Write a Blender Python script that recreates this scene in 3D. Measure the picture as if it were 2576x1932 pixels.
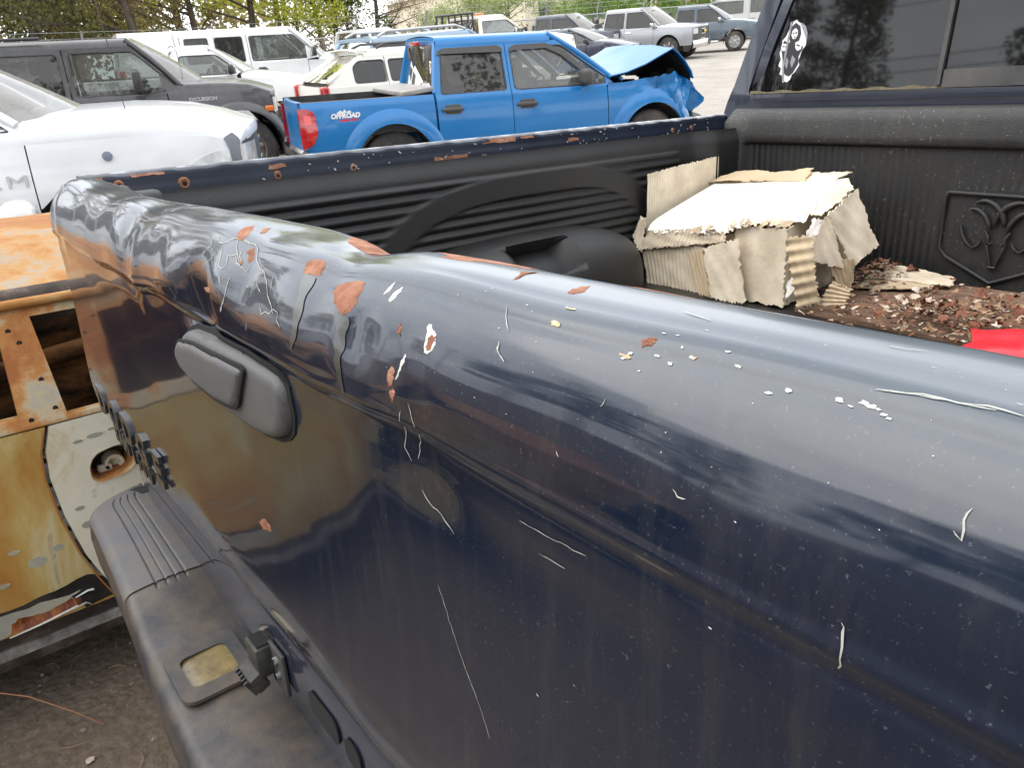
import bpy, bmesh, math, random
import numpy as np
from mathutils import Vector, Matrix
from mathutils.bvhtree import BVHTree
random.seed(7); rng = np.random.default_rng(7)
R = math.radians
scene = bpy.context.scene
for o in list(bpy.data.objects): bpy.data.objects.remove(o)
# ---------------------------------------------------------------- camera
cam_d = bpy.data.cameras.new('camera'); cam = bpy.data.objects.new('camera', cam_d)
scene.collection.objects.link(cam); scene.camera = cam
cam_d.sensor_width = 36; cam_d.lens = 26.885; cam_d.clip_start = .02; cam_d.clip_end = 900
def cam_matrix(loc, yaw, pitch, roll):
    right = Vector((math.cos(yaw), math.sin(yaw), 0))
    fwd = Vector((-math.sin(yaw)*math.cos(pitch), math.cos(yaw)*math.cos(pitch), -math.sin(pitch)))
    up = right.cross(fwd)
    r2 = math.cos(roll)*right + math.sin(roll)*up; u2 = -math.sin(roll)*right + math.cos(roll)*up
    m = Matrix((r2, u2, -fwd)).transposed().to_4x4(); m.translation = loc
    return m
cam.matrix_world = cam_matrix((.8345, -.254, 1.4964), .9185, .3686, -.0533)
# ---------------------------------------------------------------- sky, sun, exposure
SUN_EL, SUN_AZ = R(52), R(215)        # azimuth counted from +Y towards +X
world = bpy.data.worlds.new('World'); scene.world = world; world.use_nodes = True
wn = world.node_tree; wn.nodes.clear()
def N(nt, typ, **kw):
    n = nt.nodes.new(typ)
    for k, v in kw.items():
        if k in n.inputs: n.inputs[k].default_value = v
        else: setattr(n, k, v)
    return n
sky = N(wn, 'ShaderNodeTexSky', sky_type='NISHITA', sun_disc=False, sun_elevation=SUN_EL, sun_rotation=SUN_AZ, air_density=1.0, dust_density=3.0)
tc = N(wn, 'ShaderNodeTexCoord'); mp = N(wn, 'ShaderNodeMapping'); mp.inputs['Scale'].default_value = (1, 1, 3.2)
nz = N(wn, 'ShaderNodeTexNoise', Scale=1.7, Detail=7, Roughness=.58)
rp = N(wn, 'ShaderNodeValToRGB')
rp.color_ramp.elements[0].position = .34; rp.color_ramp.elements[0].color = (6.6, 7.1, 7.9, 1)
rp.color_ramp.elements[1].position = .66; rp.color_ramp.elements[1].color = (13.0, 13.2, 13.4, 1)
mx = N(wn, 'ShaderNodeMixRGB', Fac=.88)
bg = N(wn, 'ShaderNodeBackground', Strength=.125); wo = N(wn, 'ShaderNodeOutputWorld')
L = wn.links.new
L(tc.outputs['Generated'], mp.inputs['Vector']); L(mp.outputs[0], nz.inputs['Vector']); L(nz.outputs['Fac'], rp.inputs[0])
L(sky.outputs[0], mx.inputs[1]); L(rp.outputs[0], mx.inputs[2]); L(mx.outputs[0], bg.inputs[0]); L(bg.outputs[0], wo.inputs[0])
sd = bpy.data.lights.new('sun', 'SUN'); sd.energy = 1.0; sd.angle = R(60); sd.color = (1, .95, .88)
sun = bpy.data.objects.new('sun', sd); scene.collection.objects.link(sun)
sdir = Vector((math.cos(SUN_EL)*math.sin(SUN_AZ), math.cos(SUN_EL)*math.cos(SUN_AZ), math.sin(SUN_EL)))
sun.rotation_euler = sdir.to_track_quat('Z', 'Y').to_euler(); sun.location = sdir*40
vs = scene.view_settings
vs.view_transform = 'Standard'; vs.look = 'None'; vs.gamma = 1; vs.exposure = .95; vs.use_curve_mapping = False
# ---------------------------------------------------------------- materials
MATS = {}
def mat(name, col=(.5,.5,.5), rough=.5, metal=0, coat=0, coat_rough=.05, var=.12, scale=6, bump=0, bscale=60, spec=.5,
        dirt=None, dirt_amt=.35, dirt_scale=3, rvar=.08, stretch=(1,1,1), sheen=0):
    """principled material: noise-varied colour, roughness, optional dusty film and fine relief"""
    if name in MATS: return MATS[name]
    m = bpy.data.materials.new(name); m.use_nodes = True; nt = m.node_tree
    b = nt.nodes['Principled BSDF']; l = nt.links.new
    tc = N(nt, 'ShaderNodeTexCoord'); mp = N(nt, 'ShaderNodeMapping'); mp.inputs['Scale'].default_value = stretch
    l(tc.outputs['Object'], mp.inputs[0])
    nz = N(nt, 'ShaderNodeTexNoise', Scale=scale, Detail=8, Roughness=.62); l(mp.outputs[0], nz.inputs['Vector'])
    c = Vector(col)
    rp = N(nt, 'ShaderNodeValToRGB'); e = rp.color_ramp.elements
    e[0].position = .3; e[1].position = .72
    e[0].color = (*(c*(1-var)), 1); e[1].color = (*(c*(1+var)), 1)
    l(nz.outputs['Fac'], rp.inputs[0]); out = rp.outputs[0]
    if dirt:
        n2 = N(nt, 'ShaderNodeTexNoise', Scale=dirt_scale, Detail=9, Roughness=.7); l(tc.outputs['Object'], n2.inputs['Vector'])
        r2 = N(nt, 'ShaderNodeMapRange'); r2.inputs[1].default_value = .42; r2.inputs[2].default_value = .75; r2.inputs[3].default_value = 0; r2.inputs[4].default_value = dirt_amt
        l(n2.outputs['Fac'], r2.inputs[0])
        mxx = N(nt, 'ShaderNodeMixRGB'); mxx.inputs[2].default_value = (*dirt, 1)
        l(r2.outputs[0], mxx.inputs[0]); l(out, mxx.inputs[1]); out = mxx.outputs[0]
    l(out, b.inputs['Base Color'])
    rr = N(nt, 'ShaderNodeMapRange'); rr.inputs[3].default_value = max(0, rough-rvar); rr.inputs[4].default_value = min(1, rough+rvar)
    l(nz.outputs['Fac'], rr.inputs[0]); l(rr.outputs[0], b.inputs['Roughness'])
    b.inputs['Metallic'].default_value = metal; b.inputs['Coat Weight'].default_value = coat; b.inputs['Coat Roughness'].default_value = coat_rough
    b.inputs['Specular IOR Level'].default_value = spec
    if sheen: b.inputs['Sheen Weight'].default_value = sheen
    if bump:
        n3 = N(nt, 'ShaderNodeTexNoise', Scale=bscale, Detail=5, Roughness=.6); l(mp.outputs[0], n3.inputs['Vector'])
        bp = N(nt, 'ShaderNodeBump', Strength=bump, Distance=.004); l(n3.outputs['Fac'], bp.inputs['Height']); l(bp.outputs[0], b.inputs['Normal'])
    MATS[name] = m
    return m
def ramp_mat(name, stops, scale=3, detail=10, rough=.7, metal=0, bump=.3, bscale=30, coat=0, stretch=(1,1,1), spec=.4, distort=0, nrough=.65):
    m = bpy.data.materials.new(name); m.use_nodes = True; nt = m.node_tree; b = nt.nodes['Principled BSDF']; l = nt.links.new
    tc = N(nt, 'ShaderNodeTexCoord'); mp = N(nt, 'ShaderNodeMapping'); mp.inputs['Scale'].default_value = stretch; l(tc.outputs['Object'], mp.inputs[0])
    nz = N(nt, 'ShaderNodeTexNoise', Scale=scale, Detail=detail, Roughness=nrough, Distortion=distort); l(mp.outputs[0], nz.inputs['Vector'])
    rp = N(nt, 'ShaderNodeValToRGB'); el = rp.color_ramp.elements
    while len(el) < len(stops): el.new(.5)
    for e, (p, c) in zip(el, stops): e.position = p; e.color = (*c, 1)
    l(nz.outputs['Fac'], rp.inputs[0]); l(rp.outputs[0], b.inputs['Base Color'])
    b.inputs['Roughness'].default_value = rough; b.inputs['Metallic'].default_value = metal; b.inputs['Coat Weight'].default_value = coat
    b.inputs['Specular IOR Level'].default_value = spec
    n3 = N(nt, 'ShaderNodeTexNoise', Scale=bscale, Detail=6, Roughness=.65); l(mp.outputs[0], n3.inputs['Vector'])
    bp = N(nt, 'ShaderNodeBump', Strength=bump, Distance=.004); l(n3.outputs['Fac'], bp.inputs['Height']); l(bp.outputs[0], b.inputs['Normal'])
    MATS[name] = m
    return m
def glass(name, tint=(.55,.6,.58), dens=.5, rough=.02, dust=.0):
    """thin car glass: tinted see-through with a mirror reflection by angle; dens = how much tint hides"""
    if name in MATS: return MATS[name]
    m = bpy.data.materials.new(name); m.use_nodes = True; nt = m.node_tree; nt.nodes.clear(); l = nt.links.new
    out = N(nt, 'ShaderNodeOutputMaterial'); tr = N(nt, 'ShaderNodeBsdfTransparent'); gl = N(nt, 'ShaderNodeBsdfGlossy', Roughness=rough)
    tr.inputs[0].default_value = (*[1-dens*(1-t) if dens < 1 else t for t in tint], 1)
    gl.inputs[0].default_value = (1,1,1,1)
    fr = N(nt, 'ShaderNodeFresnel', IOR=1.5)
    mxs = N(nt, 'ShaderNodeMixShader'); l(fr.outputs[0], mxs.inputs[0]); l(tr.outputs[0], mxs.inputs[1]); l(gl.outputs[0], mxs.inputs[2])
    last = mxs.outputs[0]
    if dust:
        df = N(nt, 'ShaderNodeBsdfDiffuse'); df.inputs[0].default_value = (.5,.47,.42,1)
        nz = N(nt, 'ShaderNodeTexNoise', Scale=2.2, Detail=8); tcc = N(nt, 'ShaderNodeTexCoord'); l(tcc.outputs['Object'], nz.inputs['Vector'])
        mr = N(nt, 'ShaderNodeMapRange'); mr.inputs[3].default_value = dust*.4; mr.inputs[4].default_value = dust*1.6; l(nz.outputs['Fac'], mr.inputs[0])
        m2 = N(nt, 'ShaderNodeMixShader'); l(mr.outputs[0], m2.inputs[0]); l(last, m2.inputs[1]); l(df.outputs[0], m2.inputs[2]); last = m2.outputs[0]
    l(last, out.inputs[0]); MATS[name] = m
    return m
# ---------------------------------------------------------------- mesh helpers
COL = scene.collection
def finish(me, angle=32):
    bm = bmesh.new(); bm.from_mesh(me)
    bmesh.ops.remove_doubles(bm, verts=bm.verts, dist=1e-5)
    ca = R(angle)
    for f in bm.faces: f.smooth = True
    for e in bm.edges:
        if len(e.link_faces) != 2 or e.calc_face_angle(0) > ca: e.smooth = False
    bm.to_mesh(me); bm.free()
def link(name, me, m=None, parent=None, angle=32, fin=True):
    if m:
        me.materials.clear(); me.materials.append(m)
    if fin: finish(me, angle)
    o = bpy.data.objects.new(name, me); COL.objects.link(o)
    if parent: o.parent = parent
    return o
def tag(o, label=None, cat=None, group=None, kind=None):
    if label: o['label'] = label
    if cat: o['category'] = cat
    if group: o['group'] = group
    if kind: o['kind'] = kind
    return o
def empty(name, mtx=None, label=None, cat=None, group=None, parent=None):
    o = bpy.data.objects.new(name, None); o.empty_display_size = .2; COL.objects.link(o)
    if mtx is not None: o.matrix_world = mtx
    if parent: o.parent = parent
    return tag(o, label, cat, group)
class MB:
    """collects boxes, tubes, lathes and grids into one mesh"""
    def __init__(s): s.v = []; s.f = []
    def add(s, v, f):
        n = len(s.v); s.v += [tuple(p) for p in v]; s.f += [tuple(i+n for i in q) for q in f]; return s
    def box(s, c, d, mtx=None, bevel=0, seg=2):
        bm = bmesh.new(); bmesh.ops.create_cube(bm, size=1)
        bmesh.ops.scale(bm, vec=d, verts=bm.verts)
        if bevel: bmesh.ops.bevel(bm, geom=bm.edges[:], offset=min(bevel, min(d)*.49), segments=seg, profile=.5, affect='EDGES')
        if mtx is not None: bmesh.ops.transform(bm, matrix=mtx.to_4x4(), verts=bm.verts)
        bmesh.ops.translate(bm, vec=c, verts=bm.verts)
        bm.verts.index_update(); s.add([v.co[:] for v in bm.verts], [[v.index for v in f.verts] for f in bm.faces]); bm.free(); return s
    def tube(s, pts, r, n=8, cap=True):
        pts = [Vector(p) for p in pts]; rs = r if isinstance(r, (list, tuple)) else [r]*len(pts)
        vv, ff = [], []; up = None
        for i, p in enumerate(pts):
            t = (pts[min(i+1, len(pts)-1)] - pts[max(i-1, 0)]).normalized()
            if up is None: up = t.orthogonal().normalized()
            else: up = (up - t*up.dot(t)).normalized() if (up - t*up.dot(t)).length > 1e-6 else t.orthogonal().normalized()
            sd_ = t.cross(up)
            for k in range(n):
                a = 2*math.pi*k/n; vv.append(p + (up*math.cos(a) + sd_*math.sin(a))*rs[i])
        for i in range(len(pts)-1):
            for k in range(n):
                k2 = (k+1) % n; ff.append((i*n+k, i*n+k2, (i+1)*n+k2, (i+1)*n+k))
        if cap: ff.append(tuple(range(n))[::-1]); ff.append(tuple((len(pts)-1)*n+k for k in range(n)))
        return s.add(vv, ff)
    def lathe(s, prof, n=24, axis='x', c=(0,0,0), closed=False):
        vv, ff = [], []; m = len(prof)
        for k in range(n):
            a = 2*math.pi*k/n; ca, sa = math.cos(a), math.sin(a)
            for (h, r) in prof:
                p = {'x': (h, r*ca, r*sa), 'y': (r*ca, h, r*sa), 'z': (r*ca, r*sa, h)}[axis]
                vv.append((p[0]+c[0], p[1]+c[1], p[2]+c[2]))
        for k in range(n):
            k2 = (k+1) % n
            for i in range(m if closed else m-1): ff.append((k*m+i, k*m+(i+1) % m, k2*m+(i+1) % m, k2*m+i))
        return s.add(vv, ff)
    def grid(s, P):
        """P: rows of points"""
        r, c = len(P), len(P[0]); vv = [p for row in P for p in row]
        return s.add(vv, [(i*c+j, i*c+j+1, (i+1)*c+j+1, (i+1)*c+j) for i in range(r-1) for j in range(c-1)])
    def prism(s, poly, h, mtx=None):
        """poly 2D in (x,z) extruded along y from 0 to h"""
        n = len(poly); vv = [(x, 0, z) for x, z in poly] + [(x, h, z) for x, z in poly]
        if mtx is not None: vv = [mtx @ Vector(p) for p in vv]
        return s.add(vv, [tuple(range(n)), tuple(range(2*n-1, n-1, -1))] + [(i, i+n, (i+1) % n+n, (i+1) % n) for i in range(n)])
    def mesh(s, name='mesh'):
        me = bpy.data.meshes.new(name); me.from_pydata(s.v, [], s.f); me.update(); return me
    def build(s, name, m, parent=None, angle=32): return link(name, s.mesh(name), m, parent, angle)
def plate_bm(outer, holes=(), ucuts=(), vcuts=()):
    """flat sheet with holes in (u,v), cut along the given lines so that it can be bent"""
    bm = bmesh.new()
    for loop in [outer]+list(holes):
        vs_ = [bm.verts.new((u, v, 0)) for u, v in loop]
        for i in range(len(vs_)): bm.edges.new((vs_[i], vs_[(i+1) % len(vs_)]))
    bmesh.ops.triangle_fill(bm, use_beauty=True, use_dissolve=False, edges=bm.edges[:], normal=(0,0,1))
    for u in ucuts: bmesh.ops.bisect_plane(bm, geom=bm.verts[:]+bm.edges[:]+bm.faces[:], plane_co=(u,0,0), plane_no=(1,0,0), dist=1e-5)
    for v in vcuts: bmesh.ops.bisect_plane(bm, geom=bm.verts[:]+bm.edges[:]+bm.faces[:], plane_co=(0,v,0), plane_no=(0,1,0), dist=1e-5)
    return bm
def plate(name, outer, holes, fn, m, parent=None, th=.02, ucuts=(), vcuts=(), flip=False, angle=32):
    """fn(u,v,d) -> 3D; d=0 outside skin, d=th inside skin"""
    bm = plate_bm(outer, holes, ucuts, vcuts)
    bnd = [e for e in bm.edges if len(e.link_faces) == 1]
    bm.verts.index_update()
    V = [v.co.copy() for v in bm.verts]; n = len(V)
    vv = [fn(p.x, p.y, 0) for p in V] + [fn(p.x, p.y, th) for p in V]
    ff = []
    for f in bm.faces:
        ids = [v.index for v in f.verts]
        if flip: ids = ids[::-1]
        ff.append(tuple(ids)); ff.append(tuple(i+n for i in ids[::-1]))
    for e in bnd:
        lp = e.link_loops[0]; a, b = lp.vert.index, lp.link_loop_next.vert.index
        if flip: a, b = b, a
        ff.append((b, a, a+n, b+n))
    bm.free()
    me = bpy.data.meshes.new(name); me.from_pydata(vv, [], ff); me.update()
    return link(name, me, m, parent, angle)
def text_mesh(name, body, size, m, parent=None, mtx=None, depth=.004, shear=0, bold=0, align='CENTER'):
    cu = bpy.data.curves.new(name, 'FONT'); cu.body = body; cu.size = size; cu.extrude = depth/2; cu.shear = shear; cu.offset = bold; cu.align_x = align; cu.align_y = 'CENTER'; cu.resolution_u = 3
    o = bpy.data.objects.new(name, cu); COL.objects.link(o)
    dg = bpy.context.evaluated_depsgraph_get(); dg.update()
    me = bpy.data.meshes.new_from_object(o.evaluated_get(dg)); bpy.data.objects.remove(o); bpy.data.curves.remove(cu)
    if mtx is not None: me.transform(mtx)
    return link(name, me, m, parent)
def sm(a, b, x):
    t = min(1, max(0, (x-a)/(b-a))); return t*t*(3-2*t)
def lerp(a, b, t): return a+(b-a)*t
def interp(x, xs, ys): return float(np.interp(x, xs, ys))
def arc(cx, cz, r, a0, a1, n): return [(cx+r*math.cos(R(lerp(a0, a1, i/n))), cz+r*math.sin(R(lerp(a0, a1, i/n)))) for i in range(n+1)]
def rrect(x0, z0, x1, z1, r, n=4):
    return arc(x1-r, z1-r, r, 0, 90, n)+arc(x0+r, z1-r, r, 90, 180, n)+arc(x0+r, z0+r, r, 180, 270, n)+arc(x1-r, z0+r, r, 270, 360, n)
def copy_tree(o, parent=None):
    c = o.copy(); COL.objects.link(c)
    if parent is not None: c.parent = parent
    for ch in list(o.children): copy_tree(ch, c)
    return c
# ---------------------------------------------------------------- lie of the land: level by the near truck, rising to the far fence
def G(x, y):
    b = max(sm(1.15, 3.2, -x), sm(6, 10, y))
    return b*max(0., .042*max(0, -x-.3) + .03*max(y, -1.5) + .04*max(0, y-8))
def ground_matrix(x, y, wx, wy, heading=0.):
    """frame of a car whose middle stands at x,y, tilted as the ground is"""
    c, s = math.cos(heading), math.sin(heading)
    fy = Vector((-s, c, 0)); fx = Vector((c, s, 0))
    g = lambda v: G(x+v.x, y+v.y)
    zf = (g(fy*wy+fx*wx)+g(fy*wy-fx*wx))/2; zb = (g(-fy*wy+fx*wx)+g(-fy*wy-fx*wx))/2
    zr = (g(fy*wy+fx*wx)+g(-fy*wy+fx*wx))/2; zl = (g(fy*wy-fx*wx)+g(-fy*wy-fx*wx))/2
    Y = (fy*2*wy+Vector((0, 0, zf-zb))).normalized(); X = (fx*2*wx+Vector((0, 0, zr-zl))).normalized()
    Z = X.cross(Y).normalized(); X = Y.cross(Z)
    m = Matrix((X, Y, Z)).transposed().to_4x4(); m.translation = (x, y, (zf+zb)/2)
    return m
# ---------------------------------------------------------------- shared car materials
RUB = mat('tyre_rubber', (.022,.022,.022), .75, bump=.4, bscale=90, dirt=(.16,.13,.1), dirt_amt=.7)
BLK = mat('black_plastic', (.025,.025,.027), .5, bump=.15, bscale=300, dirt=(.2,.18,.15), dirt_amt=.35)
GRYP = mat('grey_plastic', (.07,.066,.062), .6, bump=.1, bscale=300)
DARK = mat('dark_cavity', (.008,.008,.008), .9)
CHR = mat('chrome', (.75,.75,.76), .12, metal=1, var=.03)
ALU = mat('wheel_alloy', (.5,.5,.5), .35, metal=1, dirt=(.2,.17,.14), dirt_amt=.5)
SEAT = mat('seat_cloth', (.09,.085,.08), .9)
SEATL = mat('pale_seat_cloth', (.35,.33,.3), .9)
RED = mat('red_lens', (.45,.008,.01), .12, coat=1, var=.25, scale=9)
AMB = mat('amber_lens', (.75,.16,.01), .15, coat=1)
LENS = mat('clear_lens', (.55,.56,.55), .12, coat=1, var=.3, scale=14)
PAPER = mat('white_paper', (.8,.8,.78), .8, var=.03)
GL = glass('car_glass', (.62,.66,.64), .75, dust=.10)
GLD = glass('privacy_glass', (.30,.29,.28), .8, dust=.05)
GLW = glass('windscreen_glass', (.8,.84,.8), .6, dust=.30)
def paint(name, col, coat=.8, dust=(.42,.39,.34), amt=.18, rough=.32, metal=0, var=.05):
    return mat(name, col, rough, metal=metal, coat=coat, coat_rough=.06, var=var, scale=2.5, dirt=dust, dirt_amt=amt, dirt_scale=2.2, rvar=.05)
# ---------------------------------------------------------------- polygon helpers
def clip(poly, a, b):
    """keep the part of a convex polygon left of the line a->b"""
    out = []; n = len(poly)
    sd_ = lambda p: (b[0]-a[0])*(p[1]-a[1])-(b[1]-a[1])*(p[0]-a[0])
    for i in range(n):
        p, q = poly[i], poly[(i+1) % n]; sp, sq = sd_(p), sd_(q)
        if sp >= -1e-9: out.append(p)
        if (sp > 1e-9 and sq < -1e-9) or (sp < -1e-9 and sq > 1e-9):
            t = sp/(sp-sq); out.append((p[0]+(q[0]-p[0])*t, p[1]+(q[1]-p[1])*t))
    res = []
    for p in out:
        if not res or math.hypot(p[0]-res[-1][0], p[1]-res[-1][1]) > 1e-4: res.append(p)
    if len(res) > 1 and math.hypot(res[0][0]-res[-1][0], res[0][1]-res[-1][1]) < 1e-4: res.pop()
    return res
def inset(poly, d):
    out = poly
    n = len(poly)
    for i in range(n):
        p, q = poly[i], poly[(i+1) % n]; L_ = math.hypot(q[0]-p[0], q[1]-p[1])
        nx, nz_ = -(q[1]-p[1])/L_*d, (q[0]-p[0])/L_*d
        if d >= 0: out = clip(out, (p[0]+nx, p[1]+nz_), (q[0]+nx, q[1]+nz_))
    if d < 0:
        cx = sum(p[0] for p in poly)/n; cz = sum(p[1] for p in poly)/n
        out = [(p[0]-d*(1 if p[0] > cx else -1), p[1]-d*(1 if p[1] > cz else -1)) for p in poly]
    return out
def roundp(poly, r, n=3):
    out = []; k = len(poly)
    for i in range(k):
        p = Vector(poly[i]); a = (Vector(poly[i-1])-p); b = (Vector(poly[(i+1) % k])-p)
        ra = min(r, a.length*.45, b.length*.45); A = p+a.normalized()*ra; B = p+b.normalized()*ra
        for j in range(n+1):
            t = j/n; q = A*(1-t)**2+p*2*t*(1-t)+B*t*t; out.append((q.x, q.y))
    return out
# ---------------------------------------------------------------- car builder: panels bent over one body shape
class Car:
    def __init__(s, name, mtx, label, cat, sp, group=None):
        s.sp = sp; s.root = empty(name, mtx, label, cat, group)
        s.__dict__.update(sp)
        s.pm = sp['paint']
    def hw(s, y, z):
        w = s.W; b = s.belt
        if z < .58: w -= .06*((.58-z)/.3)**1.5
        if z > .70: w -= .38*(min(z, b, 1.15)-.70)**2
        if z > b: w -= s.sp.get('tumble', .3)*(z-b)+.01
        t = max(0, (y-(s.L-.8))/.8); w -= s.sp.get('taper', .13)*t**2.2
        t = max(0, (.45-y)/.45); w -= s.sp.get('rtaper', .05)*t**2
        return w
    def side(s, sd_): return lambda y, z, d: (sd_*(s.hw(y, z)-d), y, z)
    def zhood(s, y): return interp(y, [p[0] for p in s.hood], [p[1] for p in s.hood])
    def outline(s, q):
        y0, y1 = q['y0'], q['y1']; k = q['kind']; low = q.get('sill', s.sill); P = [(y0, low)]
        if q.get('arch'):
            yc = q['arch']; ra = q.get('ra', s.wr+.07); zc = s.wr+.02
            h = min(max(low-zc, -ra*.9), ra*.9); a = math.degrees(math.asin(h/ra)); dx = ra*math.cos(R(a))
            arcp = [(yc+ra*math.cos(R(t)), zc+ra*math.sin(R(t))) for t in np.linspace(180-a, a, 15)]
            arcp = [p for p in arcp if y0+.004 < p[0] < y1-.004]
            if yc-dx <= y0: P = [(y0, arcp[0][1])]
            P += arcp
            P.append((y1, low if yc+dx < y1 else arcp[-1][1]))
        else: P.append((y1, low))
        if k in ('bed', 'fender'):
            top = (lambda y: s.rail) if k == 'bed' else (lambda y: s.zhood(y)-s.hr)
            for t in np.linspace(0, 1, 8): P.append((lerp(y1, y0, t), top(lerp(y1, y0, t))))
        else:
            up = [(y0, s.belt), (y1, s.belt), (y1, s.roof-s.rr+.014), (y0, s.roof-s.rr+.014)]
            a0, a1 = s.apil0, s.apil1
            up = clip(up, a0, a1); up = clip(up, s.cpil1, s.cpil0)
            i = min(range(len(up)), key=lambda i: (abs(up[i][1]-s.belt) > .02, -up[i][0])); up = up[i:]+up[:i]
            if abs(up[0][0]-y1) > .005: P.append((y1, s.belt-.005))
            P += up
            if up[-1][0]-y0 > .005: P.append((y0, s.belt-.005))
            q['_up'] = up
        return P
    def window(s, q):
        m_ = q.get('wm', .055)
        y0, y1 = q.get('w0', q['y0']+m_), q.get('w1', q['y1']-m_)
        up = [(y0, s.belt+.03), (y1, s.belt+.03), (y1, s.roof-s.rr-.045), (y0, s.roof-s.rr-.045)]
        d = Vector((s.apil1[0]-s.apil0[0], s.apil1[1]-s.apil0[1])).normalized()*.06
        up = clip(up, (s.apil0[0]-d.y, s.apil0[1]+d.x*0), (s.apil1[0]-d.y, s.apil1[1]+d.x*0))
        d = Vector((s.cpil0[0]-s.cpil1[0], s.cpil0[1]-s.cpil1[1])).normalized()*s.sp.get('cw', .07)
        up = clip(up, (s.cpil1[0]-d.y, s.cpil1[1]), (s.cpil0[0]-d.y, s.cpil0[1]))
        return roundp(up, q.get('wr', .05))
    def strip(s, name, poly, m, r=.05, crown=.02, bow=0, n=10, par=None, w=None, frac=(-1, 1), off=0, angle=38):
        rows = []
        for ri, (y, z) in enumerate(poly):
            bw_ = bow[ri] if isinstance(bow, list) else bow
            hwid = (w(y, z) if w else s.hw(y, z-r)); row = []
            xs = []
            for i in range(n+1):
                t = lerp(frac[0], frac[1], i/n); xs.append(t)
            if frac == (-1, 1) and r > .001:
                e = 1-r/hwid
                xs = [-1, -1+.08*(1-e), -1+.3*(1-e), -1+.62*(1-e), -e]+[lerp(-e, e, i/n) for i in range(1, n)]+[e, 1-.62*(1-e), 1-.3*(1-e), 1-.08*(1-e), 1]
            for t in xs:
                x = t*hwid; dz = crown*(1-t*t)
                a = (abs(x)-(hwid-r))/r if r > .001 else 0
                if a > 0: dz -= r*(1-math.sqrt(max(0, 1-a*a)))
                row.append((x, y-bw_*t*t, z+dz+off))
            rows.append(row)
        return MB().grid(rows).build(name, m, par or s.root, angle)
    def sections(s):
        for q in s.secs:
            for sd_ in (1, -1):
                if q.get('only') and q['only'] != sd_: continue
                P = s.outline(q); holes = []
                if q.get('win'): Wp = s.window(q); holes = [Wp]
                uc = np.arange(q['y0']+.13, q['y1'], .2); vc = [.45, .58, .68, .76, .84, .92, 1.0, 1.08, s.belt-.04, s.belt, s.belt+.18, s.belt+.36]
                g = .004
                P = [(min(max(p[0], q['y0']+g), q['y1']-g), p[1]) for p in P]
                o = plate(q.get('name', {'bed': 'bed_side', 'fender': 'fender', 'door': 'door', 'quarter': 'quarter_panel'}[q['kind']]), P, holes, s.side(sd_), q.get('mat', s.pm), s.root, .035, uc, vc, flip=sd_ < 0)
                if q.get('win'):
                    plate('window', Wp, [], lambda y, z, d, f=s.side(sd_): f(y, z, d+.012), q.get('glass', s.gl), o, .004, uc, vc, flip=sd_ < 0)
                    if q.get('trim', True):
                        plate('window_trim', inset(q['_w'] if '_w' in q else Wp, -.012), [Wp], lambda y, z, d, f=s.side(sd_): f(y, z, d-.003), BLK, o, .012, uc, vc, flip=sd_ < 0)
                if q.get('handle'):
                    hy, hz = q['handle']; x = s.hw(hy, hz)
                    MB().box((sd_*(x+.022), hy, hz), (.03, .25, .042), bevel=.016, seg=3).box((sd_*(x+.004), hy+.01, hz), (.012, .17, .10), bevel=.005).build('door_handle', q.get('hm', s.pm), o)
    def arches(s, flare=0, fm=None, fw=.1):
        for yc in (s.wb, s.wf):
            for sd_ in (1, -1):
                ra = s.wr+.07; zc = s.wr+.02; rows = []
                for t in np.linspace(-12, 192, 25):
                    c, sn = math.cos(R(t)), math.sin(R(t)); w = s.hw(yc, .7)
                    rows.append([(sd_*(w-.012-i*.16), yc+(ra-.002)*c, zc+(ra-.002)*sn) for i in range(3)])
                MB().grid(rows).build('wheel_arch_liner', DARK, s.root)
                if flare:
                    rows = []
                    for t in np.linspace(0, 180, 29):
                        c, sn = math.cos(R(t)), math.sin(R(t)); row = []
                        for i in range(7):
                            u = i/6; rad = ra-.004+fw*u*(1-.0*sn); y_, z_ = yc+rad*c*1.02, zc+rad*sn
                            row.append((sd_*(s.hw(y_, z_)+flare*math.cos(u*math.pi/2)**.8+.001), y_, z_))
                        row = [(row[0][0]-sd_*.05, row[0][1], row[0][2])]+row
                        rows.append(row)
                    MB().grid(rows).build('wheel_arch_flare', fm or s.pm, s.root, 50)
    def wheels(s, style=5, rm=ALU, ww=.235):
        for yc in (s.wb, s.wf):
            for sd_ in (1, -1):
                r = s.wr; xo = s.hw(yc, .6)-.035
                prof = [(0, r*.62), (.0, r*.80), (-.012, r*.92), (-.035, r*.985), (-.05, r), (-ww+.05, r), (-ww+.02, r*.97), (-ww, r*.85), (-ww, r*.62)]
                w = MB().lathe([(sd_*(xo+h), rr) for h, rr in prof], 40, 'x', (0, yc, r), closed=True).build('wheel', RUB, s.root, 40)
                rim = MB().lathe([(sd_*(xo-.005), r*.66), (sd_*(xo-.012), r*.60), (sd_*(xo-.06), r*.57), (sd_*(xo-.16), r*.57)], 32, 'x', (0, yc, r))
                rim.lathe([(sd_*(xo-.10), 0.001), (sd_*(xo-.10), r*.57)], 24, 'x', (0, yc, r))
                for k in range(style):
                    a = 2*math.pi*k/style+.3; d = Vector((0, math.cos(a), math.sin(a)))
                    c = Vector((sd_*(xo-.03), yc, r))+d*r*.33
                    rim.box(c, (.03, r*.50, r*.15), Matrix.Rotation(a, 3, 'X'), .012)
                rim.lathe([(sd_*(xo-.008), .001), (sd_*(xo-.008), r*.10), (sd_*(xo-.02), r*.17), (sd_*(xo-.06), r*.19)], 18, 'x', (0, yc, r))
                rim.build('rim', rm, w)
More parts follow.
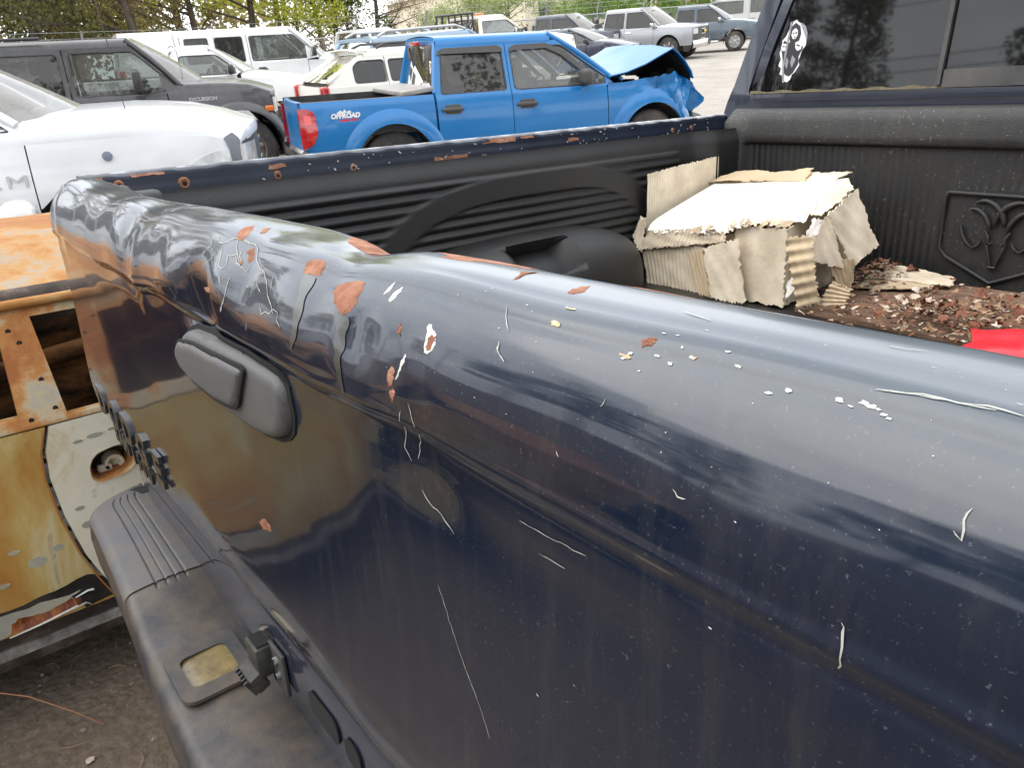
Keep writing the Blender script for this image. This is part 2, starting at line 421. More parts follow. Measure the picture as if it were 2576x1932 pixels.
    def interior(s, rows, m=SEAT, dash=True):
        z0 = s.sill+.05; yb = s.cpil0[0]+.06 if s.kind == 'pickup' else .2
        w = s.W-.1
        MB().box((0, (yb+s.apil0[0])/2, z0), (2*w, s.apil0[0]-yb, .06)).build('cabin_floor', SEAT, s.root)
        for y in rows:
            for sx in (-.38, .38):
                b = MB().box((sx*s.W/.9, y, z0+.25), (.5, .5, .16), bevel=.05, seg=3)
                b.box((sx*s.W/.9, y-.27, z0+.58), (.48, .13, .62), Matrix.Rotation(R(12), 3, 'X'), .05, 3)
                b.box((sx*s.W/.9, y-.37, z0+.98), (.26, .09, .17), bevel=.04, seg=3).build('seat', m, s.root, 45)
        if dash:
            MB().box((0, s.apil0[0]-.16, s.belt-.12), (2*w-.06, .34, .26), bevel=.07, seg=3).build('dashboard', SEAT, s.root, 45)
            t = []; cy, cz = s.apil0[0]-.45, s.belt-.06
            for k in range(21):
                a = 2*math.pi*k/20; t.append((-.38+.19*math.cos(a), cy+.08*math.sin(a), cz+.17*math.sin(a)))
            MB().tube(t, .014, 8).build('steering_wheel', BLK, s.root, 60)
    def top(s, hoodm=None, ws=True, roofm=None, rear=True, crown=.03):
        a0, a1, c1, c0 = s.apil0, s.apil1, s.cpil1, s.cpil0
        yr = [(c1[0], s.roof)]+[(lerp(c1[0], a1[0], t), s.roof) for t in (.1, .3, .5, .7, .9)]+[(a1[0], s.roof)]
        s.strip('roof', yr, roofm or s.pm, r=s.rr, crown=crown)
        zt = s.roof-.01
        if ws:
            n = 6; P = [(lerp(a1[0]+.01, a0[0]+s.sp.get('wsx', .05), t), lerp(zt, a0[1]+.0, t)+.03*math.sin(math.pi*t)) for t in np.linspace(0, 1, n)]
            wb_ = s.sp.get('wsbow', .24); bows = [lerp(.05, wb_, i/(n-1)) for i in range(n)]
            s.strip('windscreen', [(y+b_, z+.015) for (y, z), b_ in zip(P, bows)], GLW, r=0, crown=.02, bow=bows, n=14, w=lambda y, z: s.hw(min(y, s.L-1), z)-.05)
            for sd_ in (1, -1):
                pts = [(sd_*(s.hw(y, z-.01)-.035), y-.03, z+.0) for y, z in P]
                MB().tube(pts, .036, 8).build('pillar', s.pm, s.root, 60)
            MB().tube([(-.2, a0[0]+.12, a0[1]+.02), (.1, a0[0]+.06, a0[1]+.045), (.45, a0[0]-.02, a0[1]+.11)], .009, 6).tube([(-.55, a0[0]+.06, a0[1]+.02), (-.35, a0[0]+.02, a0[1]+.045), (-.05, a0[0]-.04, a0[1]+.11)], .009, 6).build('wiper', BLK, s.root)
        if rear:
            P = [(lerp(c1[0], c0[0], t)-.0, lerp(s.roof-.06, c0[1]+.05, t)) for t in np.linspace(0, 1, 5)]
            fr = lambda y, z: s.hw(max(y, .5), z)-.02
            s.strip('rear_header', [(c1[0], s.roof-.002), (c1[0]-.012, s.roof-.03), (P[0][0]-.005, s.roof-.075)], s.pm, r=.02, crown=.02, w=lambda y, z: s.hw(max(y, .5), z-.03))
            s.strip('rear_window', P, s.sp.get('rgl', GLD), r=0, crown=.0, bow=-.03, w=lambda y, z: s.hw(max(y, .5), z)-.09)
            for sd_ in (1, -1):
                MB().tube([(sd_*(s.hw(max(y, .5), z)-.06), y+.025, z) for y, z in P], .05, 8).build('rear_pillar', s.pm, s.root, 60)
        if s.hood and hoodm is not False:
            P = [(y, z) for y, z in s.hood]
            ys = np.linspace(P[0][0], P[-1][0], 9)
            rows = [(y, s.zhood(y)) for y in ys]
            bw = s.sp.get('bow', .14)
            r_ = []
            for y, z in rows:
                f_ = ((y-ys[0])/(ys[-1]-ys[0]))**2; r_.append((y, z, bw*f_))
            s._hood(r_, hoodm or s.pm)
    def _hood(s, rows, m):
        R_ = []
        n = 14
        for y, z, bw in rows:
            w = s.hw(y, z-s.hr); row = []; e = 1-s.hr/w
            xs = [-1, -1+.08*(1-e), -1+.3*(1-e), -1+.62*(1-e), -e]+[lerp(-e, e, i/n) for i in range(1, n)]+[e, 1-.62*(1-e), 1-.3*(1-e), 1-.08*(1-e), 1]
            for t in xs:
                x = t*w; a = (abs(x)-(w-s.hr))/s.hr; dz = .035*(1-t*t)+.012*sm(.75, .6, abs(t))
                if a > 0: dz -= s.hr*(1-math.sqrt(max(0, 1-a*a)))
                row.append((x, y-bw*t*t, z+dz))
            R_.append(row)
        y, z, bw = rows[-1]
        last = R_[-1]; R_.append([(p[0]*.995, p[1]+.012, p[2]-.03) for p in last]); R_.append([(p[0]*.99, p[1]+.01, p[2]-.07) for p in last])
        MB().grid(R_).build('hood', m, s.root, 40)
    def front(s, grille='bars', bump=None, gm=None, lens=True):
        zn = s.hood[-1][1]; bw = s.sp.get('bow', .14); L_ = s.L; W_ = lambda y, z: s.hw(L_-.02, .7)
        s.strip('grille', [(L_+.0, zn-.05), (L_+.005, zn-.2), (L_-.005, .6)], gm or BLK, r=0, bow=bw, w=lambda y, z: W_(0, 0)-.01)
        for k in range(3):
            z = lerp(zn-.12, .68, k/2)
            s.strip('grille_bar', [(L_+.004, z+.02), (L_+.022, z+.012), (L_+.022, z-.012), (L_+.004, z-.02)], bump or CHR, r=0, bow=bw, w=lambda y, z: W_(0, 0)*.62)
        s.strip('front_bumper', [(L_-.02, .66), (L_+.05, .64), (L_+.085, .58), (L_+.085, .48), (L_+.05, .40), (L_-.05, .37)], bump or CHR, r=0, bow=bw*1.1, n=14, w=lambda y, z: W_(0, 0)+.04)
        if lens:
            for sd_ in (1, -1):
                w = W_(0, 0); rows = []
                for i in range(7):
                    t = lerp(.64, 1.0, i/6); rows.append([(sd_*(w*t+.003*i/6), L_+.018-bw*t*t-(.16 if i == 6 else 0), z) for z in (zn-.07, zn-.13, zn-.19, zn-.25)])
                MB().grid(rows).build('headlight', LENS, s.root, 60)
    def tail(s, tm=None, lamps=True, bump=CHR, ztop=None):
        zt = ztop or (s.rail if s.kind == 'pickup' else s.belt); W_ = lambda y, z: s.hw(0, z)-.02
        o = s.strip('tailgate', [(.05, zt+.0), (.0, zt-.005), (-.012, zt-.06), (-.005, .75), (.0, .6)], tm or s.pm, r=.0, crown=0, bow=-.04, w=W_)
        s.strip('rear_bumper', [(.05, .62), (-.07, .62), (-.10, .59), (-.10, .47), (-.05, .40), (.05, .38)], bump, r=0, bow=-.07, n=12, w=lambda y, z: s.W-.02)
        if lamps:
            for sd_ in (1, -1):
                MB().box((sd_*(s.hw(.03, .9)-.055), .045, (zt+.62)/2+.06), (.15, .13, (zt-.62)*.8), bevel=.035, seg=3).build('tail_light', RED, s.root, 45)
    def bed(s, m=BLK):
        yc = s.cpil0[0]-.03; z0 = .72
        MB().box((0, yc/2+.02, z0), (2*s.W-.2, yc-.06, .03)).build('bed_floor', m, s.root)
        for sd_ in (1, -1):
            rows = [[(sd_*(s.hw(y, s.rail)-(.001 if i == 0 else .075)), y, [s.rail+.001, s.rail+.004, s.rail-.03, z0][i]) for i in range(4)] for y in np.linspace(.02, yc, 8)]
            MB().grid(rows).build('bed_rail', s.pm if m is not BLK else BLK, s.root)
            MB().box((sd_*(s.W-.1), yc/2, (z0+s.rail)/2-.02), (.03, yc-.06, s.rail-z0-.03)).build('bed_wall', m, s.root)
        MB().box((0, yc-.01, (z0+s.rail)/2), (2*s.W-.2, .03, s.rail-z0)).build('bed_bulkhead', m, s.root)
        MB().box((0, s.cpil0[0]+.02, (.5+s.belt)/2+.02), (2*s.W-.14, .03, s.belt-.42), bevel=.01).build('cab_back', s.pm, s.root)
    def mirrors(s, m=BLK, big=1.0, y=None, z=None, cap=None):
        y = y or s.apil0[0]-.22; z = z or s.belt+.09
        for sd_ in (1, -1):
            x = s.hw(y, z)
            o = MB().box((sd_*(x+.13*big), y, z), (.19*big, .10, .15*big), bevel=.04, seg=3).tube([(sd_*(x-.02), y+.03, z-.05), (sd_*(x+.07*big), y+.01, z-.03)], .02, 8).build('mirror', cap or m, s.root, 45)
            MB().box((sd_*(x+.13*big), y-.052, z), (.16*big, .006, .12*big), bevel=.003).build('mirror_glass', CHR, o)
# ---------------------------------------------------------------- dented tailgate skin as a function (used for the mesh and for what clings to it)
def tg_profile():
    P = [(.062, -.62), (.062, -.03), (.060, -.012), (.054, -.003), (.045, 0), (.030, .0012), (.014, .001), (.004, -.001)]
    for i in range(1, 8):
        a = R_(90+62*i/7); P.append((.004+.017*math.cos(a), -.018+.017*math.sin(a)))
    y, z = P[-1]
    s0, c0 = math.sin(R_(28)), math.cos(R_(28))
    for i in range(1, 11):
        a = R_(lerp_(28, 90, i/10)); P.append((y-.0305*(math.sin(a)-s0)/(1-s0), z-.070*(c0-math.cos(a))/c0))
    y, z = P[-1]
    P += [(y-.0008, z-.005), (y, z-.0085), (y+.003, z-.0125), (y+.0055, z-.018)]
    P += [(-.0370, -.118), (-.0362, -.14), (-.0362, -.19), (-.0369, -.25), (-.0388, -.30), (-.0412, -.35), (-.0425, -.39), (-.040, -.43), (-.0325, -.465), (-.0175, -.492), (.004, -.50), (.04, -.502)]
    P = np.array(P); d = np.r_[0, np.cumsum(np.hypot(*np.diff(P, axis=0).T))]
    s = np.unique(np.r_[np.linspace(0, d[1], 6), np.linspace(d[1], d[7], 18), np.linspace(d[7], d[15], 16), np.linspace(d[15], d[30], 55), np.linspace(d[30], d[-1], 55)])
    return np.stack([np.interp(s, d, P[:, 0]), np.interp(s, d, P[:, 1])], -1)
R_ = lambda v: v*math.pi/180
lerp_ = lambda a, b, t: a+(b-a)*t
TG_X = np.concatenate([np.linspace(-.85, -.84, 4), np.linspace(-.835, .835, 420), np.linspace(.84, .85, 4)])
def tg_surface():
    prof = tg_profile(); X = TG_X[:, None]; Y0 = prof[None, :, 0]+0*X; D = prof[None, :, 1]+0*X
    zt = np.interp(TG_X, [-.85, -.78, -.64, -.48, -.32, -.17, .05, .18, .26, .31, .35, .43, .52, .74, .85], [1.374, 1.379, 1.377, 1.372, 1.373, 1.379, 1.384, 1.386, 1.382, 1.381, 1.387, 1.390, 1.392, 1.398, 1.398])
    k = np.ones(9)/9; zt = np.convolve(np.pad(zt, 4, mode='edge'), k, 'valid')[:, None]
    g = lambda x0, sx, d0, sd: np.exp(-((X-x0)/sx)**2-((D-d0)/sd)**2)
    up = np.clip((D+.16)/.06, 0, 1)*np.clip((.05-Y0)/.02, 0, 1)      # shoulder only
    face = np.clip((.05-Y0)/.02, 0, 1)
    dY = np.zeros_like(Y0); dZ = np.zeros_like(Y0)
    # the blow above the handle: crease pushed in, lip folded down
    dY += face*(.016*g(.015, .055, -.075, .035) - .006*g(.09, .05, -.05, .03) - .005*g(-.07, .05, -.06, .03))
    dZ += up*(-.022*g(.02, .06, -.078, .035) + .004*g(.12, .05, -.05, .03))
    # crumples towards the far end
    for x0, d0, a, sx, sd in [(-.805, -.03, .006, .016, .045), (-.75, -.06, -.003, .025, .05), (-.62, -.05, .0022, .09, .05), (-.43, -.06, .0024, .07, .06), (-.285, -.045, .0048, .03, .06), (-.225, -.07, -.0036, .024, .05), (-.13, -.03, .003, .04, .03), (.17, -.035, .004, .05, .03), (.24, -.075, -.003, .06, .04)]:
        dY += face*a*g(x0, sx, d0, sd)
    # round ding, long soft waves on the near half
    dY += face*(.004*g(.375, .024, -.045, .024) + .0028*g(.43, .035, -.05, .05) - .002*g(.405, .035, -.09, .03))
    dY += face*(.0022*g(.59, .09, -.055, .03) - .0016*g(.68, .08, -.08, .035) + .0012*g(.78, .07, -.07, .03))
    dY -= face*.0055*np.clip((X-.42)/.25, 0, 1)*np.clip((-D-.082)/.02, 0, 1)      # the swage dies out
    # two pressed-in hollows under the crease
    dY += face*(.0055*g(.45, .05, -.118, .022) + .0035*g(.55, .09, -.14, .03) - .002*g(.36, .04, -.13, .08))
    dY += face*(.003*np.sin(X*8+1)*np.sin(D*8+.5)*np.clip(-D/.2, 0, 1)*.5 + .0005*np.sin(X*19+D*15))
    dZ += np.clip((.055-Y0)/.03, 0, 1)*up*.0022*(np.sin(X*31)+np.sin(X*17+2)*1.2)*np.clip((.45-X)/.3, .15, 1)
    # notch knocked in the rear lip
    dZ += -.007*np.exp(-((X-.285)/.03)**2)*np.clip((D+.03)/.03, 0, 1)*np.clip((Y0-.0)/.05, 0, 1)
    ks = np.array([1, 2, 3, 2, 1])/9.
    Z = zt+D+dZ; Y = Y0+dY
    e = np.clip((np.abs(X)-.835)/.015, 0, 1)                          # rounded ends
    Y = Y+(.02-Y)*(1-np.sqrt(1-e**2*.9)); Z = Z-(.006*e**2)*np.clip((D+.3)/.3, 0, 1)
    return np.stack([X+0*Y, Y, Z], -1)
# marks on the tailgate skin (points on its surface, metres)
TG_RUST = [[[.0926,-.0089,1.3775],[.0903,-.0048,1.381],[.0845,.005,1.3841],[.0896,.0113,1.3849],[.1018,.0044,1.3825],[.1109,-.0039,1.3796],[.1086,-.0089,1.3759],[.101,-.0107,1.3745]],[[.1161,.0058,1.3816],[.1089,.0134,1.3837],[.1142,.0183,1.3835],[.1228,.0093,1.3818],[.1203,.0046,1.3811]],[[.1307,-.0151,1.3678],[.1313,-.0115,1.3706],[.1375,-.0093,1.3723],[.1479,-.0132,1.368],[.1514,-.0168,1.3642],[.1485,-.0196,1.3613],[.1406,-.0188,1.3631],[.1404,-.016,1.3659]],[[.2581,-.0149,1.371],[.2541,-.0114,1.3742],[.2601,-.0091,1.3772],[.2694,-.007,1.3788],[.28,-.0067,1.3786],[.2863,-.0097,1.3755],[.285,-.0123,1.3723],[.2876,-.0146,1.3703],[.2832,-.0164,1.369],[.2737,-.0165,1.3693],[.2678,-.0187,1.3674]],[[.3207,-.022,1.3632],[.3206,-.0177,1.3678],[.3295,-.0152,1.371],[.3437,-.0135,1.374],[.3564,-.013,1.3752],[.3612,-.0175,1.3711],[.3595,-.0214,1.3665],[.3612,-.0247,1.3617],[.3556,-.0277,1.3568],[.3508,-.03,1.3531],[.3413,-.0291,1.355],[.3312,-.0265,1.3586]],[[.2652,.0398,1.3791],[.2636,.0319,1.3814]],[[.0235,-.0287,1.3189],[.0859,-.0408,1.333],[.085,-.0415,1.328],[.0309,-.0295,1.3175]],[[.4217,-.0278,1.3562],[.4212,-.0261,1.3595],[.4232,-.0249,1.3615],[.426,-.027,1.3578],[.4256,-.0288,1.3539]],[[.4207,-.0383,1.3256],[.4217,-.0364,1.3332],[.4242,-.0353,1.3365],[.4274,-.0358,1.3345],[.4277,-.0372,1.3291],[.4259,-.0384,1.3241],[.4228,-.0389,1.3224]],[[.4231,-.0394,1.3196],[.427,-.0387,1.322],[.4301,-.0388,1.3209],[.429,-.0394,1.3173],[.4272,-.0399,1.313],[.4257,-.0397,1.316]],[[.4581,-.0299,1.3545],[.4574,-.0276,1.3592],[.4602,-.0261,1.3622],[.4645,-.0261,1.3626],[.4659,-.028,1.3594],[.4652,-.03,1.3553],[.4617,-.0311,1.3525]],[[.5366,.0138,1.3927],[.5334,.0204,1.3928],[.5333,.028,1.3929],[.5363,.0322,1.393],[.5428,.0212,1.393],[.5418,.0137,1.3928]],[[.4888,.0149,1.3921],[.4753,.0323,1.3921],[.4832,.0383,1.3917],[.482,.0325,1.3921],[.4891,.0189,1.3922]],[[.3932,.0444,1.3886],[.4214,.0438,1.3897],[.4289,.0359,1.3909],[.4105,.0302,1.3906],[.3836,.0317,1.3894]],[[.6111,-.0092,1.3874],[.6139,-.0075,1.3893],[.6184,-.0067,1.3901],[.6179,-.009,1.3879],[.6139,-.0103,1.386]],[[.1293,-.0238,1.3591],[.1317,-.0207,1.3622],[.1364,-.0215,1.3605],[.1351,-.0239,1.3579]],[[.0952,-.0407,1.0781],[.1202,-.0403,1.0915],[.1315,-.0405,1.0871],[.1341,-.0406,1.0822],[.1104,-.0409,1.0728]],[[.6222,.0438,1.3948]],[[.6115,-.0086,1.3881],[.6158,-.007,1.3898],[.619,-.0075,1.3895],[.6177,-.0091,1.3878],[.6139,-.01,1.3865]]]
TG_WHITE = [[[.4544,-.0259,1.3618],[.4519,-.0234,1.3656],[.4531,-.0225,1.367],[.4563,-.0231,1.3665],[.4601,-.0247,1.3645],[.4641,-.0254,1.3637],[.4675,-.0284,1.359],[.4662,-.0302,1.3551],[.4628,-.0313,1.3522],[.4581,-.0312,1.3517],[.4566,-.03,1.3542]],[[.43,-.0375,1.3279],[.4334,-.034,1.3404],[.4379,-.0321,1.3464],[.4375,-.0337,1.3417],[.4337,-.036,1.3333]],[[.3881,-.0166,1.3725],[.3883,-.0123,1.3766],[.392,-.0084,1.3812],[.392,-.0098,1.3792],[.3926,-.0145,1.3748]],[[.3977,-.0185,1.3706],[.3989,-.0137,1.3757],[.4032,-.0098,1.379],[.4049,-.0128,1.3765],[.4031,-.0171,1.3723],[.4004,-.019,1.3701]]]
TG_LINES = [[.0011,[[.5219,-.0222,1.3704],[.5228,-.024,1.3679],[.5268,-.0259,1.3653],[.5323,-.0272,1.3631]]],[.0008,[[.0312,-.0282,1.3481],[.0343,-.0258,1.3564],[.0417,-.0248,1.3599],[.0471,-.0233,1.3631],[.0529,-.0221,1.3654],[.0452,-.0178,1.3701],[.0461,-.0137,1.374],[.0562,-.0145,1.3735],[.0678,-.0182,1.3701],[.079,-.0176,1.3704],[.0846,-.0148,1.3724],[.0866,-.0116,1.3747],[.0964,-.0096,1.3763]]],[.0007,[[.0584,-.0311,1.3506],[.0718,-.029,1.3574],[.0723,-.0268,1.3606],[.0753,-.0247,1.3632]]],[.0008,[[.0808,-.0205,1.3676],[.0892,-.0252,1.3625],[.0964,-.0317,1.3542],[.1071,-.0323,1.3524],[.1117,-.029,1.3559],[.1041,-.0233,1.3632],[.1115,-.0225,1.3632],[.1168,-.0198,1.3651],[.1264,-.0244,1.3588],[.1339,-.0239,1.3581],[.1326,-.0211,1.3616],[.1242,-.0196,1.3644],[.1211,-.0157,1.3684]]],[.0008,[[.0964,-.0096,1.3763],[.1072,-.0155,1.37],[.1273,-.0217,1.3618]]],[.0008,[[.1119,-.0083,1.3762],[.1256,-.0086,1.3745],[.1363,-.0075,1.3747],[.1456,-.0091,1.372],[.1574,-.016,1.3649],[.1726,-.0199,1.3604],[.1872,-.0218,1.3589],[.2021,-.0262,1.3541],[.2163,-.0326,1.3453],[.2311,-.0364,1.3396],[.2383,-.0385,1.3353]]],[.0007,[[.2027,-.0362,1.3343],[.2115,-.0389,1.3294],[.2214,-.0382,1.3335],[.2305,-.0387,1.3338],[.2363,-.0372,1.3384],[.2468,-.0379,1.3375],[.2479,-.0401,1.3315],[.2559,-.0414,1.3274]]],[.0016,[[.1274,-.0328,1.347],[.126,-.0388,1.3344],[.1214,-.0417,1.3239],[.1117,-.0428,1.3137]]],[.0007,[[.1079,-.0351,1.3479],[.1124,-.0384,1.3406],[.1057,-.0364,1.3461]]],[.0006,[[.1772,-.0257,1.3517],[.1805,-.0279,1.3479],[.1963,-.0312,1.344],[.1883,-.0293,1.3462]]],[.0006,[[.1721,-.0413,1.3074],[.1738,-.0403,1.315]]],[.0006,[[.2115,-.0235,1.3597],[.2198,-.0311,1.3487]]],[.0005,[[.1497,-.0202,1.3605],[.1518,-.0246,1.3542],[.1325,-.0243,1.3579]]],[.0006,[[.4371,-.0398,1.31],[.4305,-.0337,1.2919],[.4244,-.0327,1.278],[.4304,-.0318,1.2693]]],[.0005,[[.4465,-.039,1.3184],[.4537,-.04,1.3045],[.4384,-.0312,1.274]]],[.0006,[[.442,-.0328,1.2531],[.4511,-.0336,1.2473],[.4652,-.0339,1.2447],[.4803,-.0347,1.2371]]],[.0005,[[.4562,-.0361,1.1868],[.4707,-.0367,1.1568],[.4845,-.0375,1.134],[.499,-.0386,1.1148],[.5099,-.0397,1.0959]]],[.0008,[[.7326,-.0414,1.3227],[.7336,-.0416,1.3192],[.7347,-.0435,1.3097],[.7337,-.0417,1.3043]]],[.0006,[[.7598,-.0254,1.3719],[.7588,-.0276,1.3683],[.7601,-.0305,1.363],[.7572,-.0296,1.3648]]],[.0006,[[.717,-.0062,1.3929],[.7318,-.004,1.3946],[.7429,-.004,1.3947],[.7509,-.0023,1.3955],[.7612,-.0027,1.3953]]],[.0005,[[.7191,-.0061,1.393],[.7393,-.004,1.3946],[.7538,-.0031,1.3951]]],[.0006,[[.512,-.008,1.3854],[.5152,-.0116,1.3809],[.5247,-.0174,1.3759]]],[.0005,[[.6562,-.0384,1.3417],[.6591,-.039,1.3397],[.6632,-.0389,1.3403]]],[.0005,[[.5844,-.038,1.3334],[.5866,-.0386,1.3313]]],[.0005,[[.6064,-.0299,1.3606],[.6076,-.0282,1.364]]],[.0006,[[.6124,.0181,1.3956],[.621,.016,1.3959],[.6316,.0133,1.3962]]],[.0005,[[.7056,.0239,1.3986],[.7115,.0242,1.3987],[.7185,.0265,1.3989]]],[.0004,[[.5657,-.0365,1.2663],[.5882,-.0379,1.2687],[.5709,-.0369,1.2672]]],[.0004,[[.5518,-.0375,1.2804],[.5784,-.0387,1.2823],[.606,-.0402,1.2861]]]]
TG_CHIPS = [[[.5162,-.0174,1.3758],.0009],[[.5261,-.0053,1.3879],.0012],[[.6191,-.0187,1.3779],.001],[[.6321,-.0136,1.3833],.0025],[[.6409,-.01,1.3874],.0022],[[.6812,-.0146,1.3838],.0024],[[.6877,-.0122,1.3859],.0026],[[.7071,-.0109,1.3873],.0024],[[.7117,-.0117,1.3866],.0014],[[.7165,-.0102,1.3884],.003],[[.7187,-.0103,1.3882],.0026],[[.7211,-.0105,1.388],.002],[[.7234,-.0115,1.387],.002],[[.7256,-.0123,1.3863],.0018],[[.6513,.0235,1.3972],.002],[[.6595,.0211,1.3975],.0022],[[.6639,.0175,1.3975],.0025],[[.6644,.021,1.3976],.002],[[.669,.0192,1.3977],.003],[[.6726,.0188,1.3978],.0022],[[.675,.0212,1.3979],.003],[[.6779,.0218,1.398],.0018],[[.6802,.0211,1.398],.0015],[[.6396,.0222,1.3968],.0018],[[.6365,.0047,1.3947],.002],[[.6202,-.004,1.3919],.002],[[.6273,-.0036,1.3924],.0018],[[.6553,-.0058,1.3921],.0018],[[.6632,-.0095,1.3887],.0016],[[.706,.0242,1.3986],.0014],[[.7484,.0139,1.3988],.0016],[[.7582,.0024,1.3968],.002],[[.6869,.0121,1.3977],.001],[[.5581,-.0006,1.3908],.003],[[.5522,-.0002,1.3907],.0022],[[.5534,-.0095,1.3848],.0025],[[.6089,-.0135,1.3824],.0028],[[.6068,-.0161,1.3802],.002],[[.6234,-.0122,1.3841],.002],[[.6336,-.008,1.3895],.002],[[.5608,-.0383,1.1678],.0012],[[.5937,-.0389,1.198],.0008],[[.6811,-.0431,1.2903],.0008],[[.6869,-.0392,1.3405],.0007],[[.646,-.0342,1.3532],.0008],[[.5436,-.0363,1.3396],.0007],[[.4875,.0003,1.3897],.002],[[.4863,-.0032,1.3884],.001],[[.6175,.0183,1.3958],.0014],[[.6267,.0256,1.3963],.001],[[.7513,.009,1.3979],.001],[[.7275,.0126,1.3985],.0012],[[.6773,-.0188,1.3797],.0007]]
TG_TAN = [[[.5565,-.0012,1.3906],.0035],[[.5538,-.0099,1.3842],.003],[[.6076,-.0151,1.3811],.0032],[[.6417,-.0101,1.3873],.0015],[[.6165,-.0085,1.3885],.003],[[.611,.0305,1.3955],.003]]
TG_RUNS = [[[.2755,-.0175,1.3683],[.28,-.0313,1.3503],[.2822,-.04,1.3296],[.2773,-.0433,1.3147]],[[.3493,-.0299,1.3534],[.3533,-.034,1.3433],[.3542,-.0383,1.3313],[.3539,-.0408,1.3225],[.3647,-.0441,1.3032]]]
# ---------------------------------------------------------------- the dented navy pickup
NAVY = paint('navy_paint', (.006,.011,.028), coat=1, dust=(.05,.055,.06), amt=.12, rough=.35)
def tailgate_material():
    m = bpy.data.materials.new('weathered_navy_paint'); m.use_nodes = True; nt = m.node_tree; b = nt.nodes['Principled BSDF']; l = nt.links.new
    tc = N(nt, 'ShaderNodeTexCoord'); sx = N(nt, 'ShaderNodeSeparateXYZ'); l(tc.outputs['Object'], sx.inputs[0])
    n1 = N(nt, 'ShaderNodeTexNoise', Scale=7, Detail=9, Roughness=.65); l(tc.outputs['Object'], n1.inputs['Vector'])
    n2 = N(nt, 'ShaderNodeTexNoise', Scale=420, Detail=3, Roughness=.7); l(tc.outputs['Object'], n2.inputs['Vector'])
    mp = N(nt, 'ShaderNodeMapping'); mp.inputs['Scale'].default_value = (60, 60, 7); l(tc.outputs['Object'], mp.inputs[0])
    n3 = N(nt, 'ShaderNodeTexNoise', Scale=1, Detail=6, Roughness=.7); l(mp.outputs[0], n3.inputs['Vector'])   # rain-washed streaks
    # chalky clear coat on the top bend, with the sky sheen painted in too
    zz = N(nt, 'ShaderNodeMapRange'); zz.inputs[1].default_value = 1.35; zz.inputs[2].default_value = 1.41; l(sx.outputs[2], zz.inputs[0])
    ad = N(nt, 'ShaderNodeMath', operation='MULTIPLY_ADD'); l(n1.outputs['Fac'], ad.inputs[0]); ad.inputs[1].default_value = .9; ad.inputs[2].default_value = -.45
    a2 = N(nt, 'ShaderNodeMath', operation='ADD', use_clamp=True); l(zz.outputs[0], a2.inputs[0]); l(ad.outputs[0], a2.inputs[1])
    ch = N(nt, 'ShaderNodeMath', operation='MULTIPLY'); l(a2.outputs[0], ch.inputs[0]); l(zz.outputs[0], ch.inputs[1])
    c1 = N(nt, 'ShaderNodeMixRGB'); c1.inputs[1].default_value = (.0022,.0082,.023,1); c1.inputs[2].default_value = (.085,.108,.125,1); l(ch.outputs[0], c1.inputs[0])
    st = N(nt, 'ShaderNodeMapRange'); st.inputs[1].default_value = .5; st.inputs[2].default_value = .8; st.inputs[4].default_value = .36; l(n3.outputs['Fac'], st.inputs[0])
    c2 = N(nt, 'ShaderNodeMixRGB'); c2.inputs[2].default_value = (.055,.055,.05,1); l(st.outputs[0], c2.inputs[0]); l(c1.outputs[0], c2.inputs[1])
    sp = N(nt, 'ShaderNodeMapRange'); sp.inputs[1].default_value = .63; sp.inputs[2].default_value = .72; sp.inputs[4].default_value = .55; l(n2.outputs['Fac'], sp.inputs[0])
    c3 = N(nt, 'ShaderNodeMixRGB'); c3.inputs[2].default_value = (.12,.13,.14,1); l(sp.outputs[0], c3.inputs[0]); l(c2.outputs[0], c3.inputs[1])
    l(c3.outputs[0], b.inputs['Base Color'])
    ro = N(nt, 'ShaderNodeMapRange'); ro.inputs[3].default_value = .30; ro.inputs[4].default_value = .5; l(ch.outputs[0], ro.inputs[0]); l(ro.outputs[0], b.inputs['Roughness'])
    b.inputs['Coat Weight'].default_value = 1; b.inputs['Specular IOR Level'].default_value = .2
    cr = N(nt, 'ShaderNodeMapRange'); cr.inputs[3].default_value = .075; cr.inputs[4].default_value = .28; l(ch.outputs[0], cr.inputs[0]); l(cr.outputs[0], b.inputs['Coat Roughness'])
    return m
TGM = tailgate_material()
RAILM = mat('worn_navy_paint', (.006,.011,.026), .42, coat=.25, coat_rough=.2, var=.3, scale=14, dirt=(.03,.032,.035), dirt_amt=.3, dirt_scale=12, spec=.3)
RUST = ramp_mat('bare_rust', [(.3, (.15,.055,.03)), (.5, (.30,.13,.075)), (.62, (.38,.19,.12)), (.8, (.24,.15,.11))], scale=40, rough=.85, bump=.5, bscale=220)
PRIMER = mat('flaked_primer', (.58,.58,.54), .7, var=.15, scale=60)
TANP = mat('flaked_tan_primer', (.5,.36,.2), .75, var=.3, scale=60)
LINER = mat('bedliner_plastic', (.014,.014,.0145), .40, var=.25, scale=9, bump=.5, bscale=420, spec=.55, dirt=(.05,.045,.035), dirt_amt=.3, dirt_scale=5, rvar=.1)
PADM = mat('step_pad_plastic', (.085,.085,.092), .58, var=.1, bump=.15, bscale=500, dirt=(.16,.12,.085), dirt_amt=.65, dirt_scale=11)
BUMPM = mat('bumper_plastic', (.026,.027,.032), .48, var=.15, scale=8, bump=.1, bscale=300, dirt=(.15,.11,.07), dirt_amt=.75, dirt_scale=9)
HNDL = mat('handle_plastic', (.085,.085,.087), .6, bump=.15, bscale=600, dirt=(.14,.12,.09), dirt_amt=.3, dirt_scale=18)
SCR = mat('scratched_primer', (.40,.40,.36), .7, var=.2, scale=90)
STAIN = None
ram = empty('navy_pickup', Matrix.Identity(4), 'dark navy pickup with scratched, dented tailgate and black lined bed', 'pickup truck')
S = tg_surface()
